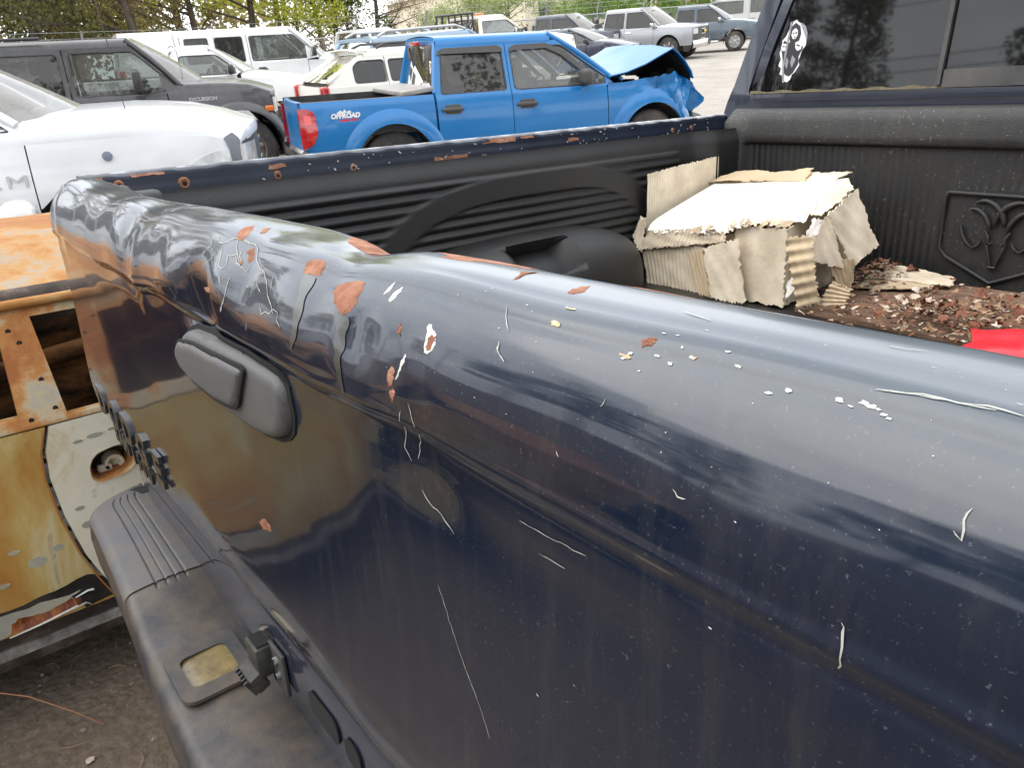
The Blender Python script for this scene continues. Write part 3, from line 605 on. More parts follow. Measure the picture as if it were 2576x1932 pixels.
tail_o = MB().grid([[tuple(p) for p in row] for row in S]).build('tailgate', TGM, ram, 60)
# end caps of the tailgate and its inner liner
for k in (0, -1):
    MB().add([tuple(p) for p in S[k][::2]], [tuple(range(len(S[k][::2])))[::(1 if k else -1)]]).build('tailgate_edge', NAVY, tail_o)
rows = []
for z in (1.355, 1.35, 1.30, 1.25, 1.0, .95): rows.append([(x, .0625+.012*sm(1.355, 1.345, z)+(.004*math.sin(x*90) if z < 1.3 else 0), z) for x in np.linspace(-.78, .78, 160)])
MB().grid(rows).build('tailgate_liner', LINER, tail_o)
tg_bvh = BVHTree.FromPolygons([Vector(p) for p in S.reshape(-1, 3)], [(i*S.shape[1]+j, i*S.shape[1]+j+1, (i+1)*S.shape[1]+j+1, (i+1)*S.shape[1]+j) for i in range(S.shape[0]-1) for j in range(S.shape[1]-1)])
def cling(p, off):
    q, n, _, _ = tg_bvh.find_nearest(Vector(p))
    c = Vector((q.x, .03, 1.2 if q.z < 1.36 else 1.3))
    if n.dot(q-c) < 0: n = -n
    return q+n*off
def mark(name, pts, m, off=.0006, jag=.0012, sub=4):
    """flaked patch: outline roughened, clinging to the skin"""
    P = []; pts = [Vector(p) for p in pts]
    for i in range(len(pts)):
        a, b = pts[i], pts[(i+1) % len(pts)]
        for j in range(sub): P.append(a.lerp(b, j/sub)+Vector((random.uniform(-jag, jag), 0, random.uniform(-jag, jag))))
    c = sum(P, Vector())/len(P); n = len(P); rings = [1, .8, .55, .3]
    vv, ff = [], []
    for k, r in enumerate(rings): vv += [cling(c.lerp(p, r), off if k else .0001) for p in P]
    vv.append(cling(c, off))
    for k in range(len(rings)-1): ff += [(k*n+i, k*n+(i+1) % n, (k+1)*n+(i+1) % n, (k+1)*n+i) for i in range(n)]
    ff += [((len(rings)-1)*n+i, (len(rings)-1)*n+(i+1) % n, len(vv)-1) for i in range(n)]
    return MB().add(vv, ff).build(name, m, tail_o, 60)
def stroke(mb, pts, w, off=.0005, wob=.0006):
    P = [Vector(pts[0])]
    for a, b in zip(pts, pts[1:]):
        a, b = Vector(a), Vector(b); n = max(2, int((b-a).length/.004))
        for j in range(1, n+1): P.append(a.lerp(b, j/n)+Vector((random.uniform(-wob, wob), 0, random.uniform(-wob, wob)))*(j < n))
    L_, R_ = [], []
    for i, p in enumerate(P):
        t = (P[min(i+1, len(P)-1)]-P[max(i-1, 0)]).normalized()
        q = cling(p, off); nn = (q-cling(p, off-.0004)).normalized(); s_ = t.cross(nn); s_ = s_.normalized() if s_.length > 1e-6 else Vector((1, 0, 0))
        ww = w*random.uniform(.35, 1.0)*(.4 if i in (0, len(P)-1) else 1)
        L_.append(cling(q+s_*ww, off)); R_.append(cling(q-s_*ww, off))
    mb.grid([L_, R_])
for pts in TG_RUST:
    if len(pts) > 3: mark('rust_patch', pts, RUST, .0005)
for pts in [[(.225, .045, 1.388), (.25, .03, 1.388), (.29, .028, 1.385), (.335, .04, 1.388), (.335, .06, 1.38), (.28, .062, 1.37), (.225, .062, 1.38)],
            [(.345, .05, 1.39), (.40, .035, 1.39), (.47, .042, 1.39), (.49, .06, 1.385), (.42, .062, 1.37), (.35, .06, 1.38)],
            [(.525, .055, 1.392), (.56, .047, 1.392), (.61, .055, 1.392), (.61, .062, 1.37), (.53, .062, 1.38)]]: mark('rust_patch', pts, RUST, .0005)
for pts in TG_WHITE: mark('paint_flake', pts, PRIMER, .0003, .0006)
mb = MB()
for w, pts in TG_LINES: stroke(mb, pts, w*.72)
tag(mb.build('scratches', SCR, tail_o, 60), kind='stuff')
def dab(mb, p, r, off=.0004):
    a0 = random.uniform(-.6, .6); st = random.uniform(.8, 2.2); n = 9; p = Vector(p); vv = [cling(p, off)]
    for k in range(n):
        a = 2*math.pi*k/n; rr = r*random.uniform(.35, 1.15)
        vv.append(cling(p+Vector((math.cos(a)*rr*st, math.sin(a0)*math.cos(a)*rr*-st*.3, math.sin(a)*rr+math.sin(a0)*math.cos(a)*rr*st*.5)), off))
    mb.add(vv, [(0, k+1, (k+1) % n+1) for k in range(n)])
mb = MB()
for p, r in TG_CHIPS: dab(mb, p, r*.55)
for k in range(150):
    x = random.uniform(-.3, .8); z = 1.40-abs(random.gauss(0, .03)); dab(mb, (x, -.03 if z < 1.37 else random.uniform(-.02, .05), z), random.uniform(.00015, .0005))
tag(mb.build('paint_chips', PRIMER, tail_o, 60), kind='stuff')
mb = MB()
for p, r in TG_TAN: dab(mb, p, r*.7)
mb.build('paint_flake', TANP, tail_o, 60)
def stain_mat():
    m = bpy.data.materials.new('water_stain'); m.use_nodes = True; nt = m.node_tree; b = nt.nodes['Principled BSDF']
    b.inputs['Base Color'].default_value = (.020,.024,.019,1); b.inputs['Roughness'].default_value = .45; b.inputs['Coat Weight'].default_value = 1; b.inputs['Coat Roughness'].default_value = .12; return m
    nz_ = N(nt, 'ShaderNodeTexNoise', Scale=22, Detail=2); tcc = N(nt, 'ShaderNodeTexCoord'); nt.links.new(tcc.outputs['Object'], nz_.inputs['Vector'])
    mr = N(nt, 'ShaderNodeMapRange'); mr.inputs[3].default_value = .12; mr.inputs[4].default_value = .30; nt.links.new(nz_.outputs['Fac'], mr.inputs[0]); nt.links.new(mr.outputs[0], b.inputs['Alpha'])
    return m
STAIN = stain_mat()
for pts in TG_RUNS:
    mb = MB(); P = [Vector(p) for p in pts]; rows = []
    for i in range(21):
        t = i/20*(len(P)-1); k = min(int(t), len(P)-2); p = P[k].lerp(P[k+1], t-k)
        rows.append([cling(p+Vector((u*(.009+.002*math.sin(i*.9))*(1-.75*i/20), 0, 0)), .0006) for u in (-1, -.4, .2, 1)])
    mb.grid(rows).build('water_stain', STAIN, tail_o, 60)
# handle: bezel with the pull flap in it, dark gap round it
HO = [(-.058,1.239),(-.048,1.252),(-.032,1.262),(-.006,1.271),(.05,1.276),(.151,1.281),(.225,1.279),(.240,1.270),(.238,1.245),(.230,1.228),(.216,1.218),(.200,1.212),(.161,1.206),(.094,1.204),(.02,1.204),(-.03,1.208),(-.053,1.222)]
bm_fn = lambda base, bulge, cx, cz: (lambda u, v, d: (u, base-bulge*max(0, 1-((u-cx)/.15)**2*.8-((v-cz)/.05)**2*.6)+d, v))
grow = lambda P, k, cx=.136, cz=1.256: [(cx+(x-cx)*(1+k), cz+(z-cz)*(1+k*3)) for x, z in P]
plate('handle_gap', grow(HO, .05, .09, 1.243), [], lambda u, v, d: (u, cling((u, -.06, v), .0012).y+d, v), DARK, tail_o, .004, np.arange(-.07, .26, .02), np.arange(1.19, 1.3, .012))
def rolled(poly, base, bulge, cx, cz, r):
    seg = [(Vector(poly[i]), Vector(poly[(i+1) % len(poly)])) for i in range(len(poly))]
    def fn(u, v, d):
        p = Vector((u, v)); dm = min((p-(a+(b-a)*max(0, min(1, (p-a).dot(b-a)/(b-a).length_squared)))).length for a, b in seg)
        k = min(1, dm/r); y = base-bulge*max(0, 1-((u-cx)/.15)**2*.8-((v-cz)/.05)**2*.6)
        return (u, y+r*.9*(1-math.sqrt(max(0, 1-(1-k)**2)))+d, v)
    return fn
HO = roundp(HO, .008, 3)
hd = plate('tailgate_handle', HO, [], rolled(HO, -.0455, .006, .09, 1.243, .008), HNDL, tail_o, .03, np.arange(-.055, .24, .006), np.arange(1.205, 1.281, .0045), angle=50)
PO = [(-.044,1.238),(-.034,1.250),(-.018,1.259),(.03,1.267),(.10,1.271),(.165,1.274),(.174,1.271),(.160,1.250),(.146,1.232),(.130,1.224),(.08,1.219),(.01,1.218),(-.034,1.224)]
PO = roundp(PO, .006, 3)
plate('handle_pull', PO, [], rolled(PO, -.0535, .006, .06, 1.246, .006), HNDL, hd, .02, np.arange(-.04, .175, .005), np.arange(1.219, 1.274, .004), angle=50)
gp = grow(PO, .03, .065, 1.246)
plate('handle_seam', gp, [], bm_fn(-.0505, .006, .06, 1.246), DARK, hd, .003, np.arange(-.05, .2, .02), np.arange(1.21, 1.29, .01))
# badge lettering low on the left of the tailgate
LET = mat('letter_plastic', (.02,.022,.026), .35, coat=.3)
rx = Matrix.Rotation(R(90), 4, 'X')
for i, ch in enumerate('DODGE'):
    text_mesh('badge_letter', ch, .072, LET, tail_o, Matrix.Translation((-.74+i*.098, -.0448, .972)) @ rx @ Matrix.Diagonal((1.15, 1, 1, 1)), .006, bold=.003)
for i, ch in enumerate('RAM1500'): text_mesh('badge_letter', ch, .048, LET, tail_o, Matrix.Translation((-.70+i*.036+(.02 if i > 2 else 0), -.0385, .915)) @ rx, .006, bold=.001)
# sill under the tailgate, bumper
rows = []
for z, y in ((.885, .02), (.862, .004), (.80, .0), (.74, .0), (.66, .01), (.55, .05)): rows.append([(x, y+.05*max(0, (abs(x)-.80)/.1)**2, z) for x in np.linspace(-.90, .90, 40)])
MB().grid(rows).build('rear_sill', NAVY, ram)
NB = 150
def bump_row(x):
    ax = abs(x); t = sm(.47, .33, ax)
    zt = lerp(.715, .668, t); yo = lerp(-.118, -.142, sm(.8, .1, ax)); e = max(0, (ax-.80)/.11); yo += .10*e**2.2; zt -= .012*e**2
    row = []; yb = .012
    pad = sm(.855, .84, ax)*sm(.445, .46, ax)
    for i in range(64):
        u = i/63; y = lerp(yb, yo+.022, u); z = zt+.004*math.sin(u*math.pi)
        for g in (.30, .44, .58, .72):
            z -= pad*.0035*math.exp(-((u-g)/.012)**2)
        row.append((x, y, z))
    for i in range(1, 9):
        a = math.pi/2*i/8; row.append((x, yo+.022-.022*math.sin(a), zt-.022*(1-math.cos(a))))
    row += [(x, yo-.004, zt-.05), (x, yo-.002, zt-.11), (x, yo+.01, zt-.16), (x, yo+.04, zt-.19), (x, yo+.12, zt-.195)]
    return row
def bump_y(x): return bump_row(x)
bo = MB().grid([bump_row(x) for x in np.linspace(-.912, .912, NB*2)]).build('rear_bumper', BUMPM, ram, 40)
# grey moulded pads: only the step part of the top, a skin over the bumper
for sg in (-1, 1):
    rws = []
    for x in np.linspace(.462, .895, 90):
        r_ = bump_row(sg*x); rws.append([(p[0], p[1], p[2]+.0025) for p in r_[3:71]])
    MB().grid(rws).build('step_pad', PADM, bo, 40)
    # light pocket: bezel, lamp
    c = Vector((sg*.235, -.062, .674))
    bz = plate('lamp_bezel', rrect(-.070, -.056, .070, .056, .022, 5), [rrect(-.040, -.036, .040, .036, .014, 4)], lambda u, v, d, c=c: (c.x+u, c.y+v, c.z+.007-d), BUMPM, bo, .006)
    plate('lamp_lens', rrect(-.040, -.036, .040, .036, .014, 4), [], lambda u, v, d, c=c: (c.x+u, c.y+v, c.z+.003+.05*v-d), mat('yellowed_lens', (.17,.125,.05), .3, coat=.5, var=.35, scale=60), bz, .002)
plate('pad_opening', [(-.852+.024*math.cos(t), -.006+.022*math.sin(t)) for t in np.linspace(0, 6.0, 20)], [], lambda u, v, d: (u, v, .7188-.045*max(0, -u-.83)-d), DARK, bo, .002)
# trailer socket on the sill
tsk = MB().box((-.105, -.014, .756), (.044, .03, .05), bevel=.004).box((-.105, -.03, .727), (.046, .02, .03), Matrix.Rotation(R(25), 3, 'X'), .003)
for k in range(5): tsk.box((-.123+k*.009, -.042, .723), (.003, .006, .03), Matrix.Rotation(R(25), 3, 'X'))
tsk = tsk.build('trailer_socket', mat('old_socket', (.018,.018,.016), .6, dirt=(.12,.11,.08), dirt_amt=.5, dirt_scale=30), ram)
MB().box((-.105, -.015, .7815), (.034, .018, .004)).build('socket_mouth', DARK, tsk)
MB().lathe([(0, .001), (0, .006), (.006, .006)], 10, 'y', (-.067, -.012, .765)).lathe([(0, .001), (0, .006), (.006, .006)], 10, 'y', (-.067, -.012, .740)).build('screw', CHR, tsk)
MB().box((-.067, -.004, .750), (.05, .006, .07), bevel=.002).build('socket_bracket', BLK, tsk)
for (x, w) in ((.075, .085), (.155, .04)):
    plate('latch_slot', rrect(x-w/2, .745, x+w/2, .785, .016, 4), [], lambda u, v, d: (u, -.003+d, v), DARK, ram, .002)
# bed: outer sides with wheel arches, rails, liner
BL = 1.985
side_out = lambda sg: (lambda y, z, d: (sg*(interp(z, [.5,.7,.95,1.15,1.27,1.34,1.372,1.380], [.93,.965,.985,.975,.955,.92,.875,.835])-d*(z < 1.37)-.03*max(0, (.12-y)/.12)**2), y, z-d*(z >= 1.37)*.5))
for sg in (-1, 1):
    ol = [(.02, .62)]+[(1.12+.46*math.cos(R(t)), .42+.46*math.sin(R(t))) for t in np.linspace(155, 25, 15)]+[(BL-.01, .62), (BL-.01, 1.380), (.02, 1.380)]
    plate('bed_side', ol, [], side_out(sg), NAVY, ram, .02, np.arange(.1, 1.95, .12), [.7,.85,.95,1.05,1.15,1.22,1.27,1.31,1.34,1.36,1.372], flip=sg > 0, angle=40)
    rows = []
    for y in np.linspace(.02, BL-.03, 140):
        j = .0015*math.sin(y*47)+.001*math.sin(y*113); b_ = .012*sm(.12, .02, y)
        rows.append([(sg*.836, y, 1.3805), (sg*.829, y, 1.3835), (sg*.820, y, 1.3825+j), (sg*.8145, y, 1.377+j), (sg*.8125, y, 1.368), (sg*.8135, y, 1.357), (sg*.8095, y, 1.352), (sg*.810, y, 1.332+j)])
    MB().grid([[(x+sg*.0, y, z+.0006) for x, y, z in r_[:4]] for r_ in rows]).build('bed_rail_top', NAVY, ram, 60)
    rail = MB().grid(rows).build('bed_rail', RAILM, ram, 60)
    # stake screw holes with rusty rims, chipped paint
    mr, mh, mc = MB(), MB(), MB()
    for y, z, r in [(.085, 1.361, .006), (.205, 1.352, .0075), (.40, 1.347, .006), (.58, 1.346, .0055), (1.68, 1.35, .005), (1.77, 1.352, .005)]:
        MB().lathe([(sg*.8075, .0005), (sg*.8075, r*.62)], 12, 'x', (0, y, z)).build('screw_hole', DARK, rail); mr.lathe([(sg*.8085, .0005), (sg*.8082, r*1.2), (sg*.812, r*1.7)], 12, 'x', (0, y, z))
    for y0, y1, z0, z1 in [(.80, .90, 1.335, 1.35), (.95, 1.06, 1.366, 1.381), (1.075, 1.12, 1.369, 1.38), (.11, .17, 1.372, 1.381), (1.24, 1.28, 1.350, 1.362), (.385, .42, 1.36, 1.372), (.02, .06, 1.352, 1.38)]:
        P = [(lerp(y0, y1, t)+random.uniform(-.004, .004), z0+random.uniform(0, .004)) for t in np.linspace(0, 1, 7)]+[(lerp(y1, y0, t), z1-random.uniform(0, .003)) for t in np.linspace(0, 1, 6)]
        mr.add([(sg*(.8086 if z < 1.36 else .8118+max(0, z-1.377)*1.9), y, z) for y, z in P], [tuple(range(len(P)))])
    for k in range(90):
        y = random.uniform(.3, 1.9); z = random.choice([random.uniform(1.333, 1.352), random.uniform(1.334, 1.352), random.uniform(1.358, 1.376)]); w_, h_ = random.uniform(.001, .007), random.uniform(.0006, .002); a = random.uniform(-.9, .9)
        x = sg*(.8085 if z < 1.356 else .8116)
        P = [(w_*math.cos(t)*random.uniform(.6, 1), h_*math.sin(t)*random.uniform(.6, 1)) for t in np.linspace(0, 5.5, 7)]
        mc.add([(x, y+p*math.cos(a)-q*math.sin(a), z+p*math.sin(a)+q*math.cos(a)) for p, q in P], [tuple(range(7))])
    tag(mr.build('rust_patches', RUST, rail), kind='stuff'); tag(mc.build('paint_chips', PRIMER, rail), kind='stuff')
    # liner side wall with moulded ribs, smooth arch over the wheel housing
    rows = []
    for y in np.linspace(.03, BL-.02, 170):
        row = []
        for z in np.linspace(1.342, .93, 200):
            hl = .58 if y < 1.13 else .46
            eo = (abs(y-1.13)/hl)**3+(max(0, z-.93)/.355)**3; ei = (abs(y-1.13)/(hl-.07))**3+(max(0, z-.93)/.30)**3
            band = sm(1.06, .98, eo)*sm(.96, 1.04, ei)
            rg = sm(.16, .2, y)*sm(1.70, 1.66, y)*sm(1.296, 1.288, z)*sm(.935, .96, z)*(1-sm(1.06, .98, eo)*sm(.96, 1.04, ei))
            rib = rg*.0075*(.5-.5*math.cos((z-1.296)/.0255*2*math.pi))**.8
            tp = .02*sm(1.30, 1.342, z)
            ex = .03*sm(.17, .05, y)+.035*sm(1.74, 1.84, y)
            row.append((sg*(.792-rib-.010*band+tp*.6-.008-ex), y, z))
        rows.append(row)
    MB().grid(rows).build('bedliner_side', LINER, ram, 60)
    # wheel housing with its pocket
    rows = []
    for a in np.linspace(0, math.pi, 60):
        cy, sy_ = math.cos(a), math.sin(a); y = 1.02-.40*(abs(cy)**.62)*(1 if cy > 0 else -1); row = []
        for b in np.linspace(0, math.pi/2, 34):
            h = abs(sy_)**.62
            x = .80-.22*h*math.sin(b)**.55 if b > 0 else .80; z = .93+.205*h*math.cos(b)**.55
            pk = sm(.90, .915, y)*sm(1.10, 1.085, y)*sm(.35, .42, b)*sm(1.2, 1.1, b)
            row.append((sg*(x+.05*pk), y, z-.035*pk))
        rows.append(row)
    MB().grid(rows).build('wheel_housing', LINER, ram, 50)
    # strip of thick liner folded over the rear end of the rail
    MB().box((sg*.785, .055, 1.338), (.04, .085, .05), bevel=.012, seg=3).box((sg*.782, .12, 1.325), (.04, .06, .05), bevel=.012, seg=3).build('liner_corner', mat('worn_liner', (.06,.06,.062), .5, bump=.2, bscale=300), ram)
MB().box((0, 1.0, .915), (1.6, 1.95, .03)).build('bedliner_floor', LINER, ram)
# bulkhead liner
rows = []
for x in np.linspace(-.80, .80, 420):
    row = []
    for z in [1.30+.0*i for i in range(0)]+list(np.linspace(1.300, 1.225, 14))+list(np.linspace(1.22, .93, 46)):
        q = sm(.745, .725, abs(x))*sm(1.297, 1.288, z)
        cor = q*.0035*math.sin(x*2*math.pi/.021)*sm(.30, .24, abs(x-.045) if z < 1.19 else 1) if not (abs(x-.045) < .15 and z < 1.20) else 0
        if abs(x-.045) >= .15 or z >= 1.20: cor = q*.0020*math.sin(x*2*math.pi/.021)*(.7+.3*math.sin(x*23))
        row.append((x, BL-.035+.022*q-cor+.05*sm(.70, .80, abs(x))*-.6, z))
    rows.append([(x, BL+.02, 1.396), (x, BL-.0, 1.398), (x, BL-.015, 1.3945), (x, BL-.025, 1.385), (x, BL-.031+(-.03*sm(.70, .80, abs(x))), 1.36), (x, BL-.034+(-.03*sm(.70, .80, abs(x))), 1.32)]+row)
def speckled_liner():
    m = LINER.copy(); m.name = 'speckled_liner'; nt = m.node_tree; l = nt.links.new; b = nt.nodes['Principled BSDF']; src = b.inputs['Base Color'].links[0].from_socket
    tc = N(nt, 'ShaderNodeTexCoord'); mp = N(nt, 'ShaderNodeMapping'); mp.inputs['Scale'].default_value = (1, 1, .55); l(tc.outputs['Object'], mp.inputs[0])
    n1 = N(nt, 'ShaderNodeTexNoise', Scale=190, Detail=2, Roughness=.6); n2 = N(nt, 'ShaderNodeTexNoise', Scale=4, Detail=4); l(mp.outputs[0], n1.inputs['Vector']); l(tc.outputs['Object'], n2.inputs['Vector'])
    ad = N(nt, 'ShaderNodeMath', operation='MULTIPLY_ADD'); l(n2.outputs['Fac'], ad.inputs[0]); ad.inputs[1].default_value = .22; l(n1.outputs['Fac'], ad.inputs[2])
    mr = N(nt, 'ShaderNodeMapRange'); mr.inputs[1].default_value = .77; mr.inputs[2].default_value = .86; mr.inputs[4].default_value = .8; l(ad.outputs[0], mr.inputs[0])
    mx = N(nt, 'ShaderNodeMixRGB'); mx.inputs[2].default_value = (.22,.21,.17,1); l(mr.outputs[0], mx.inputs[0]); l(src, mx.inputs[1])
    m2 = N(nt, 'ShaderNodeMapping'); m2.inputs['Scale'].default_value = (34, 34, 1.6); l(tc.outputs['Object'], m2.inputs[0]); n3 = N(nt, 'ShaderNodeTexNoise', Scale=1, Detail=5, Roughness=.7); l(m2.outputs[0], n3.inputs['Vector'])
    r3 = N(nt, 'ShaderNodeMapRange'); r3.inputs[1].default_value = .5; r3.inputs[2].default_value = .8; r3.inputs[4].default_value = .5; l(n3.outputs['Fac'], r3.inputs[0])
    m3 = N(nt, 'ShaderNodeMixRGB'); m3.inputs[2].default_value = (.05,.044,.033,1); l(r3.outputs[0], m3.inputs[0]); l(mx.outputs[0], m3.inputs[1]); l(m3.outputs[0], b.inputs['Base Color']); return m
bulk = MB().grid(rows).build('bedliner_bulkhead', speckled_liner(), ram, 60)
# moulded shield and ram's head
yb = BL-.020
SX, SZ = .045, 1.06
sh = [(-.135, 1.178-SZ), (.135, 1.178-SZ), (.142, 1.165-SZ), (.142, 1.03-SZ), (.12, 1.005-SZ), (0, .948-SZ), (-.12, 1.005-SZ), (-.142, 1.03-SZ), (-.142, 1.165-SZ)]
m_ = MB().tube([(SX+x, yb, SZ+z) for x, z in sh]+[(SX+sh[0][0], yb, SZ+sh[0][1])], .006, 8)
m_.build('moulded_shield', LINER, bulk, 60)
m_ = MB(); u = .00052
for sg in (-1, 1):
    for crv, rad in [([(-115,155), (-70,172), (-20,150), (15,110), (32,60), (22,48)], [.003,.006,.008,.008,.006,.002]), ([(-148,122), (-110,125), (-70,95), (-45,50), (-38,15)], [.003,.006,.007,.007,.002]), ([(-180,45), (-165,-10), (-140,-50), (-108,-75)], [.003,.006,.006,.003]), ([(-45,-30), (-35,-75), (-22,-120), (-12,-150)], [.003,.005,.005,.004]), ([(-60,20), (-40,-10), (-38,-45), (-20,-40)], [.003,.005,.005,.002]), ([(-110,-75), (-85,-60), (-70,-30)], [.003,.005,.003])]:
        pts = [Vector((sg*x*u+SX, yb-.002, SZ+.015+z*u)) for x, z in crv]
        if crv[0][0] == -115: pts = [Vector((sg*(x-8)*u+SX, yb-.002, SZ+.015+z*u)) for x, z in crv]
        sm_p = []
        sr = []
        for i in range(len(pts)-1):
            for j in range(5): sm_p.append(pts[i].lerp(pts[i+1], j/5)); sr.append(lerp(rad[i], rad[i+1], j/5))
        sm_p.append(pts[-1]); sr.append(rad[-1])
        for _ in range(3): sm_p = [sm_p[0]]+[(sm_p[i-1]+sm_p[i]*2+sm_p[i+1])/4 for i in range(1, len(sm_p)-1)]+[sm_p[-1]]
        m_.tube(sm_p, sr, 8)
m_.box((SX, yb-.003, SZ+.015-160*u), (.022, .012, .008), bevel=.003)
m_.build('moulded_ram_head', LINER, bulk, 60)
# cab: back wall with its opening, glass, slider, sticker
cab_y = lambda z: 2.085+.13*max(0, z-1.43)
cabfn = lambda x, z, d: (x, cab_y(z)+.55*max(0, abs(x)-.72)**2+d, z)
CO = [(.955, .75), (.955, 1.36), (.935, 1.41), (.905, 1.47), (.80, 1.78), (.755, 1.87), (.66, 1.925), (-.66, 1.925), (-.755, 1.87), (-.80, 1.78), (-.905, 1.47), (-.935, 1.41), (-.955, 1.36), (-.955, .75)][::-1]
WO = roundp([(-.842, 1.437), (.842, 1.437), (.735, 1.79), (.68, 1.85), (-.68, 1.85), (-.735, 1.79)], .02)
uc = np.arange(-.9, .95, .06); vc = np.arange(.9, 1.9, .06)
cabb = plate('cab_back', CO, [WO], cabfn, NAVY, ram, .03, uc, vc)
for k in (0, 1): MB().grid([[(x, cab_y(z)-.008*k-.001, z) for x in np.linspace(-.8, .8, 30)] for z in ([1.425, 1.415], )[0]]).build('cab_back_swage', NAVY, cabb) if k else None
RGL = bpy.data.materials.new('tinted_rear_glass'); RGL.use_nodes = True
b_ = RGL.node_tree.nodes['Principled BSDF']; b_.inputs['Base Color'].default_value = (.006,.006,.006,1); b_.inputs['Roughness'].default_value = .03; b_.inputs['IOR'].default_value = 1.52
rw = plate('rear_window', grow(WO, .004, 0, 1.64), [], lambda x, z, d: (x, cabfn(x, z, 0)[1]+.008+d, z), RGL, cabb, .004, uc, vc)
for x in (-.215, .215): MB().box((x, cab_y(1.64)+.002, 1.645), (.012, .012, .40), Matrix.Rotation(R(-7.4), 3, 'X')).build('window_divider', BLK, rw)
plate('slider_frame', rrect(-.205, 1.44, .205, 1.487, .004, 2), [], lambda x, z, d: (x, cab_y(z)-.001+d, z), BLK, rw, .01, [], [])
# dusty gutter along the foot of the glass
tag(MB().grid([[(x, cab_y(z)+.0065, z+.003*math.sin(x*60)*(z > 1.44)) for x in np.linspace(-.83, .83, 120)] for z in (1.439, 1.446)]).build('glass_grime', mat('grime', (.16,.13,.08), .95, var=.4, scale=80), rw), kind='stuff')
# sticker: hooded figure with a scythe, white cut edge
stk = lambda P, k: [(-.693+x*.001*(1.13 if len(P) < 14 else 1), 1.563+z*.001*(1.13 if len(P) < 14 else 1)) for x, z in P]
wf_ = lambda lay: (lambda x, z, d: (x, cabfn(x, z, 0)[1]+.0078-.0006*lay-.0004+d, z))
SW = mat('sticker_white', (.75,.75,.74), .5, var=.03); SB = mat('sticker_black', (.012,.012,.014), .4); SG = mat('sticker_grey', (.25,.25,.27), .5, var=.3, scale=90)
so = plate('window_sticker', stk([(-8,88),(2,92),(10,84),(26,78),(42,60),(48,36),(46,14),(36,2),(33,-12),(28,-30),(34,-42),(22,-62),(12,-70),(8,-84),(-2,-92),(-16,-88),(-20,-72),(-34,-66),(-30,-50),(-42,-40),(-36,-22),(-44,-2),(-38,16),(-40,34),(-28,46),(-20,66),(-12,76)], 0), [], wf_(1), SW, rw, .0003)
for P, m2 in [([(-14,62),(0,74),(16,64),(22,44),(18,24),(-8,22),(-18,42)], SB), ([(-30,30),(-16,24),(24,22),(34,8),(24,-14),(26,-34),(14,-56),(2,-66),(-10,-62),(-22,-48),(-26,-20),(-34,6)], SB), ([(14,72),(32,64),(42,44),(42,18),(36,36),(24,56)], SG)]:
    plate('sticker_print', stk(P, 0), [], wf_(2), m2, so, .0003)
for P, m2 in [([(-6,54),(2,60),(10,54),(12,42),(6,32),(-2,32),(-8,42)], SW), ([(-16,76),(-10,78),(-14,20),(-18,-40),(-10,-82),(-16,-82),(-24,-40),(-20,20)], SG), ([(8,22),(18,26),(30,18),(28,4),(18,0),(10,8)], SW), ([(-34,22),(-18,20),(-16,4),(-28,2),(-36,10)], SW), ([(4,-10),(16,-22),(8,-44),(0,-30)], SG), ([(-14,-14),(-6,-24),(-8,-46),(-16,-36)], SG)]:
    plate('sticker_print', stk(P, 0), [], wf_(3), m2, so, .0003)
for P in ([(-4,48),(0,50),(0,45),(-3,44)], [(4,50),(9,48),(8,44),(4,45)], [(0,38),(6,38),(5,35),(1,35)], [(14,18),(24,14),(23,11),(13,14)], [(-32,16),(-20,14),(-21,12),(-32,13)]):
    plate('sticker_print', stk(P, 0), [], wf_(4), SB, so, .0003)
# ---------------------------------------------------------------- what lies in the bed
CARD = mat('kraft_cardboard', (.56,.44,.29), .9, var=.16, scale=14, bump=.2, bscale=160, dirt=(.22,.16,.10), dirt_amt=.5, dirt_scale=7, spec=.2)
CARDP = mat('pale_cardboard', (.74,.64,.49), .9, var=.12, scale=12, bump=.25, bscale=120, dirt=(.36,.26,.16), dirt_amt=.6, dirt_scale=9, spec=.2)
CARDW = mat('white_cardboard', (.86,.83,.78), .75, var=.05, scale=10, bump=.1, bscale=90, dirt=(.5,.44,.35), dirt_amt=.3, dirt_scale=11, spec=.25)
def thick(P, th):
    """closed sheet of thickness th from a grid of points"""
    P = np.array(P, float); r, c, _ = P.shape
    du = np.gradient(P, axis=0); dv = np.gradient(P, axis=1); n = np.cross(du, dv); n /= np.maximum(np.linalg.norm(n, axis=2, keepdims=True), 1e-9)
    Q = P-n*th; mb = MB(); vv = [tuple(p) for p in P.reshape(-1, 3)]+[tuple(p) for p in Q.reshape(-1, 3)]; K = r*c; ff = []
    for i in range(r-1):
        for j in range(c-1):
            a = i*c+j; ff.append((a, a+1, a+c+1, a+c)); ff.append((K+a, K+a+c, K+a+c+1, K+a+1))
    rim = [(0, j) for j in range(c)]+[(i, c-1) for i in range(1, r)]+[(r-1, j) for j in range(c-2, -1, -1)]+[(i, 0) for i in range(r-2, 0, -1)]
    ids = [i*c+j for i, j in rim]
    for a, b in zip(ids, ids[1:]+ids[:1]): ff.append((b, a, K+a, K+b))
    return mb.add(vv, ff)
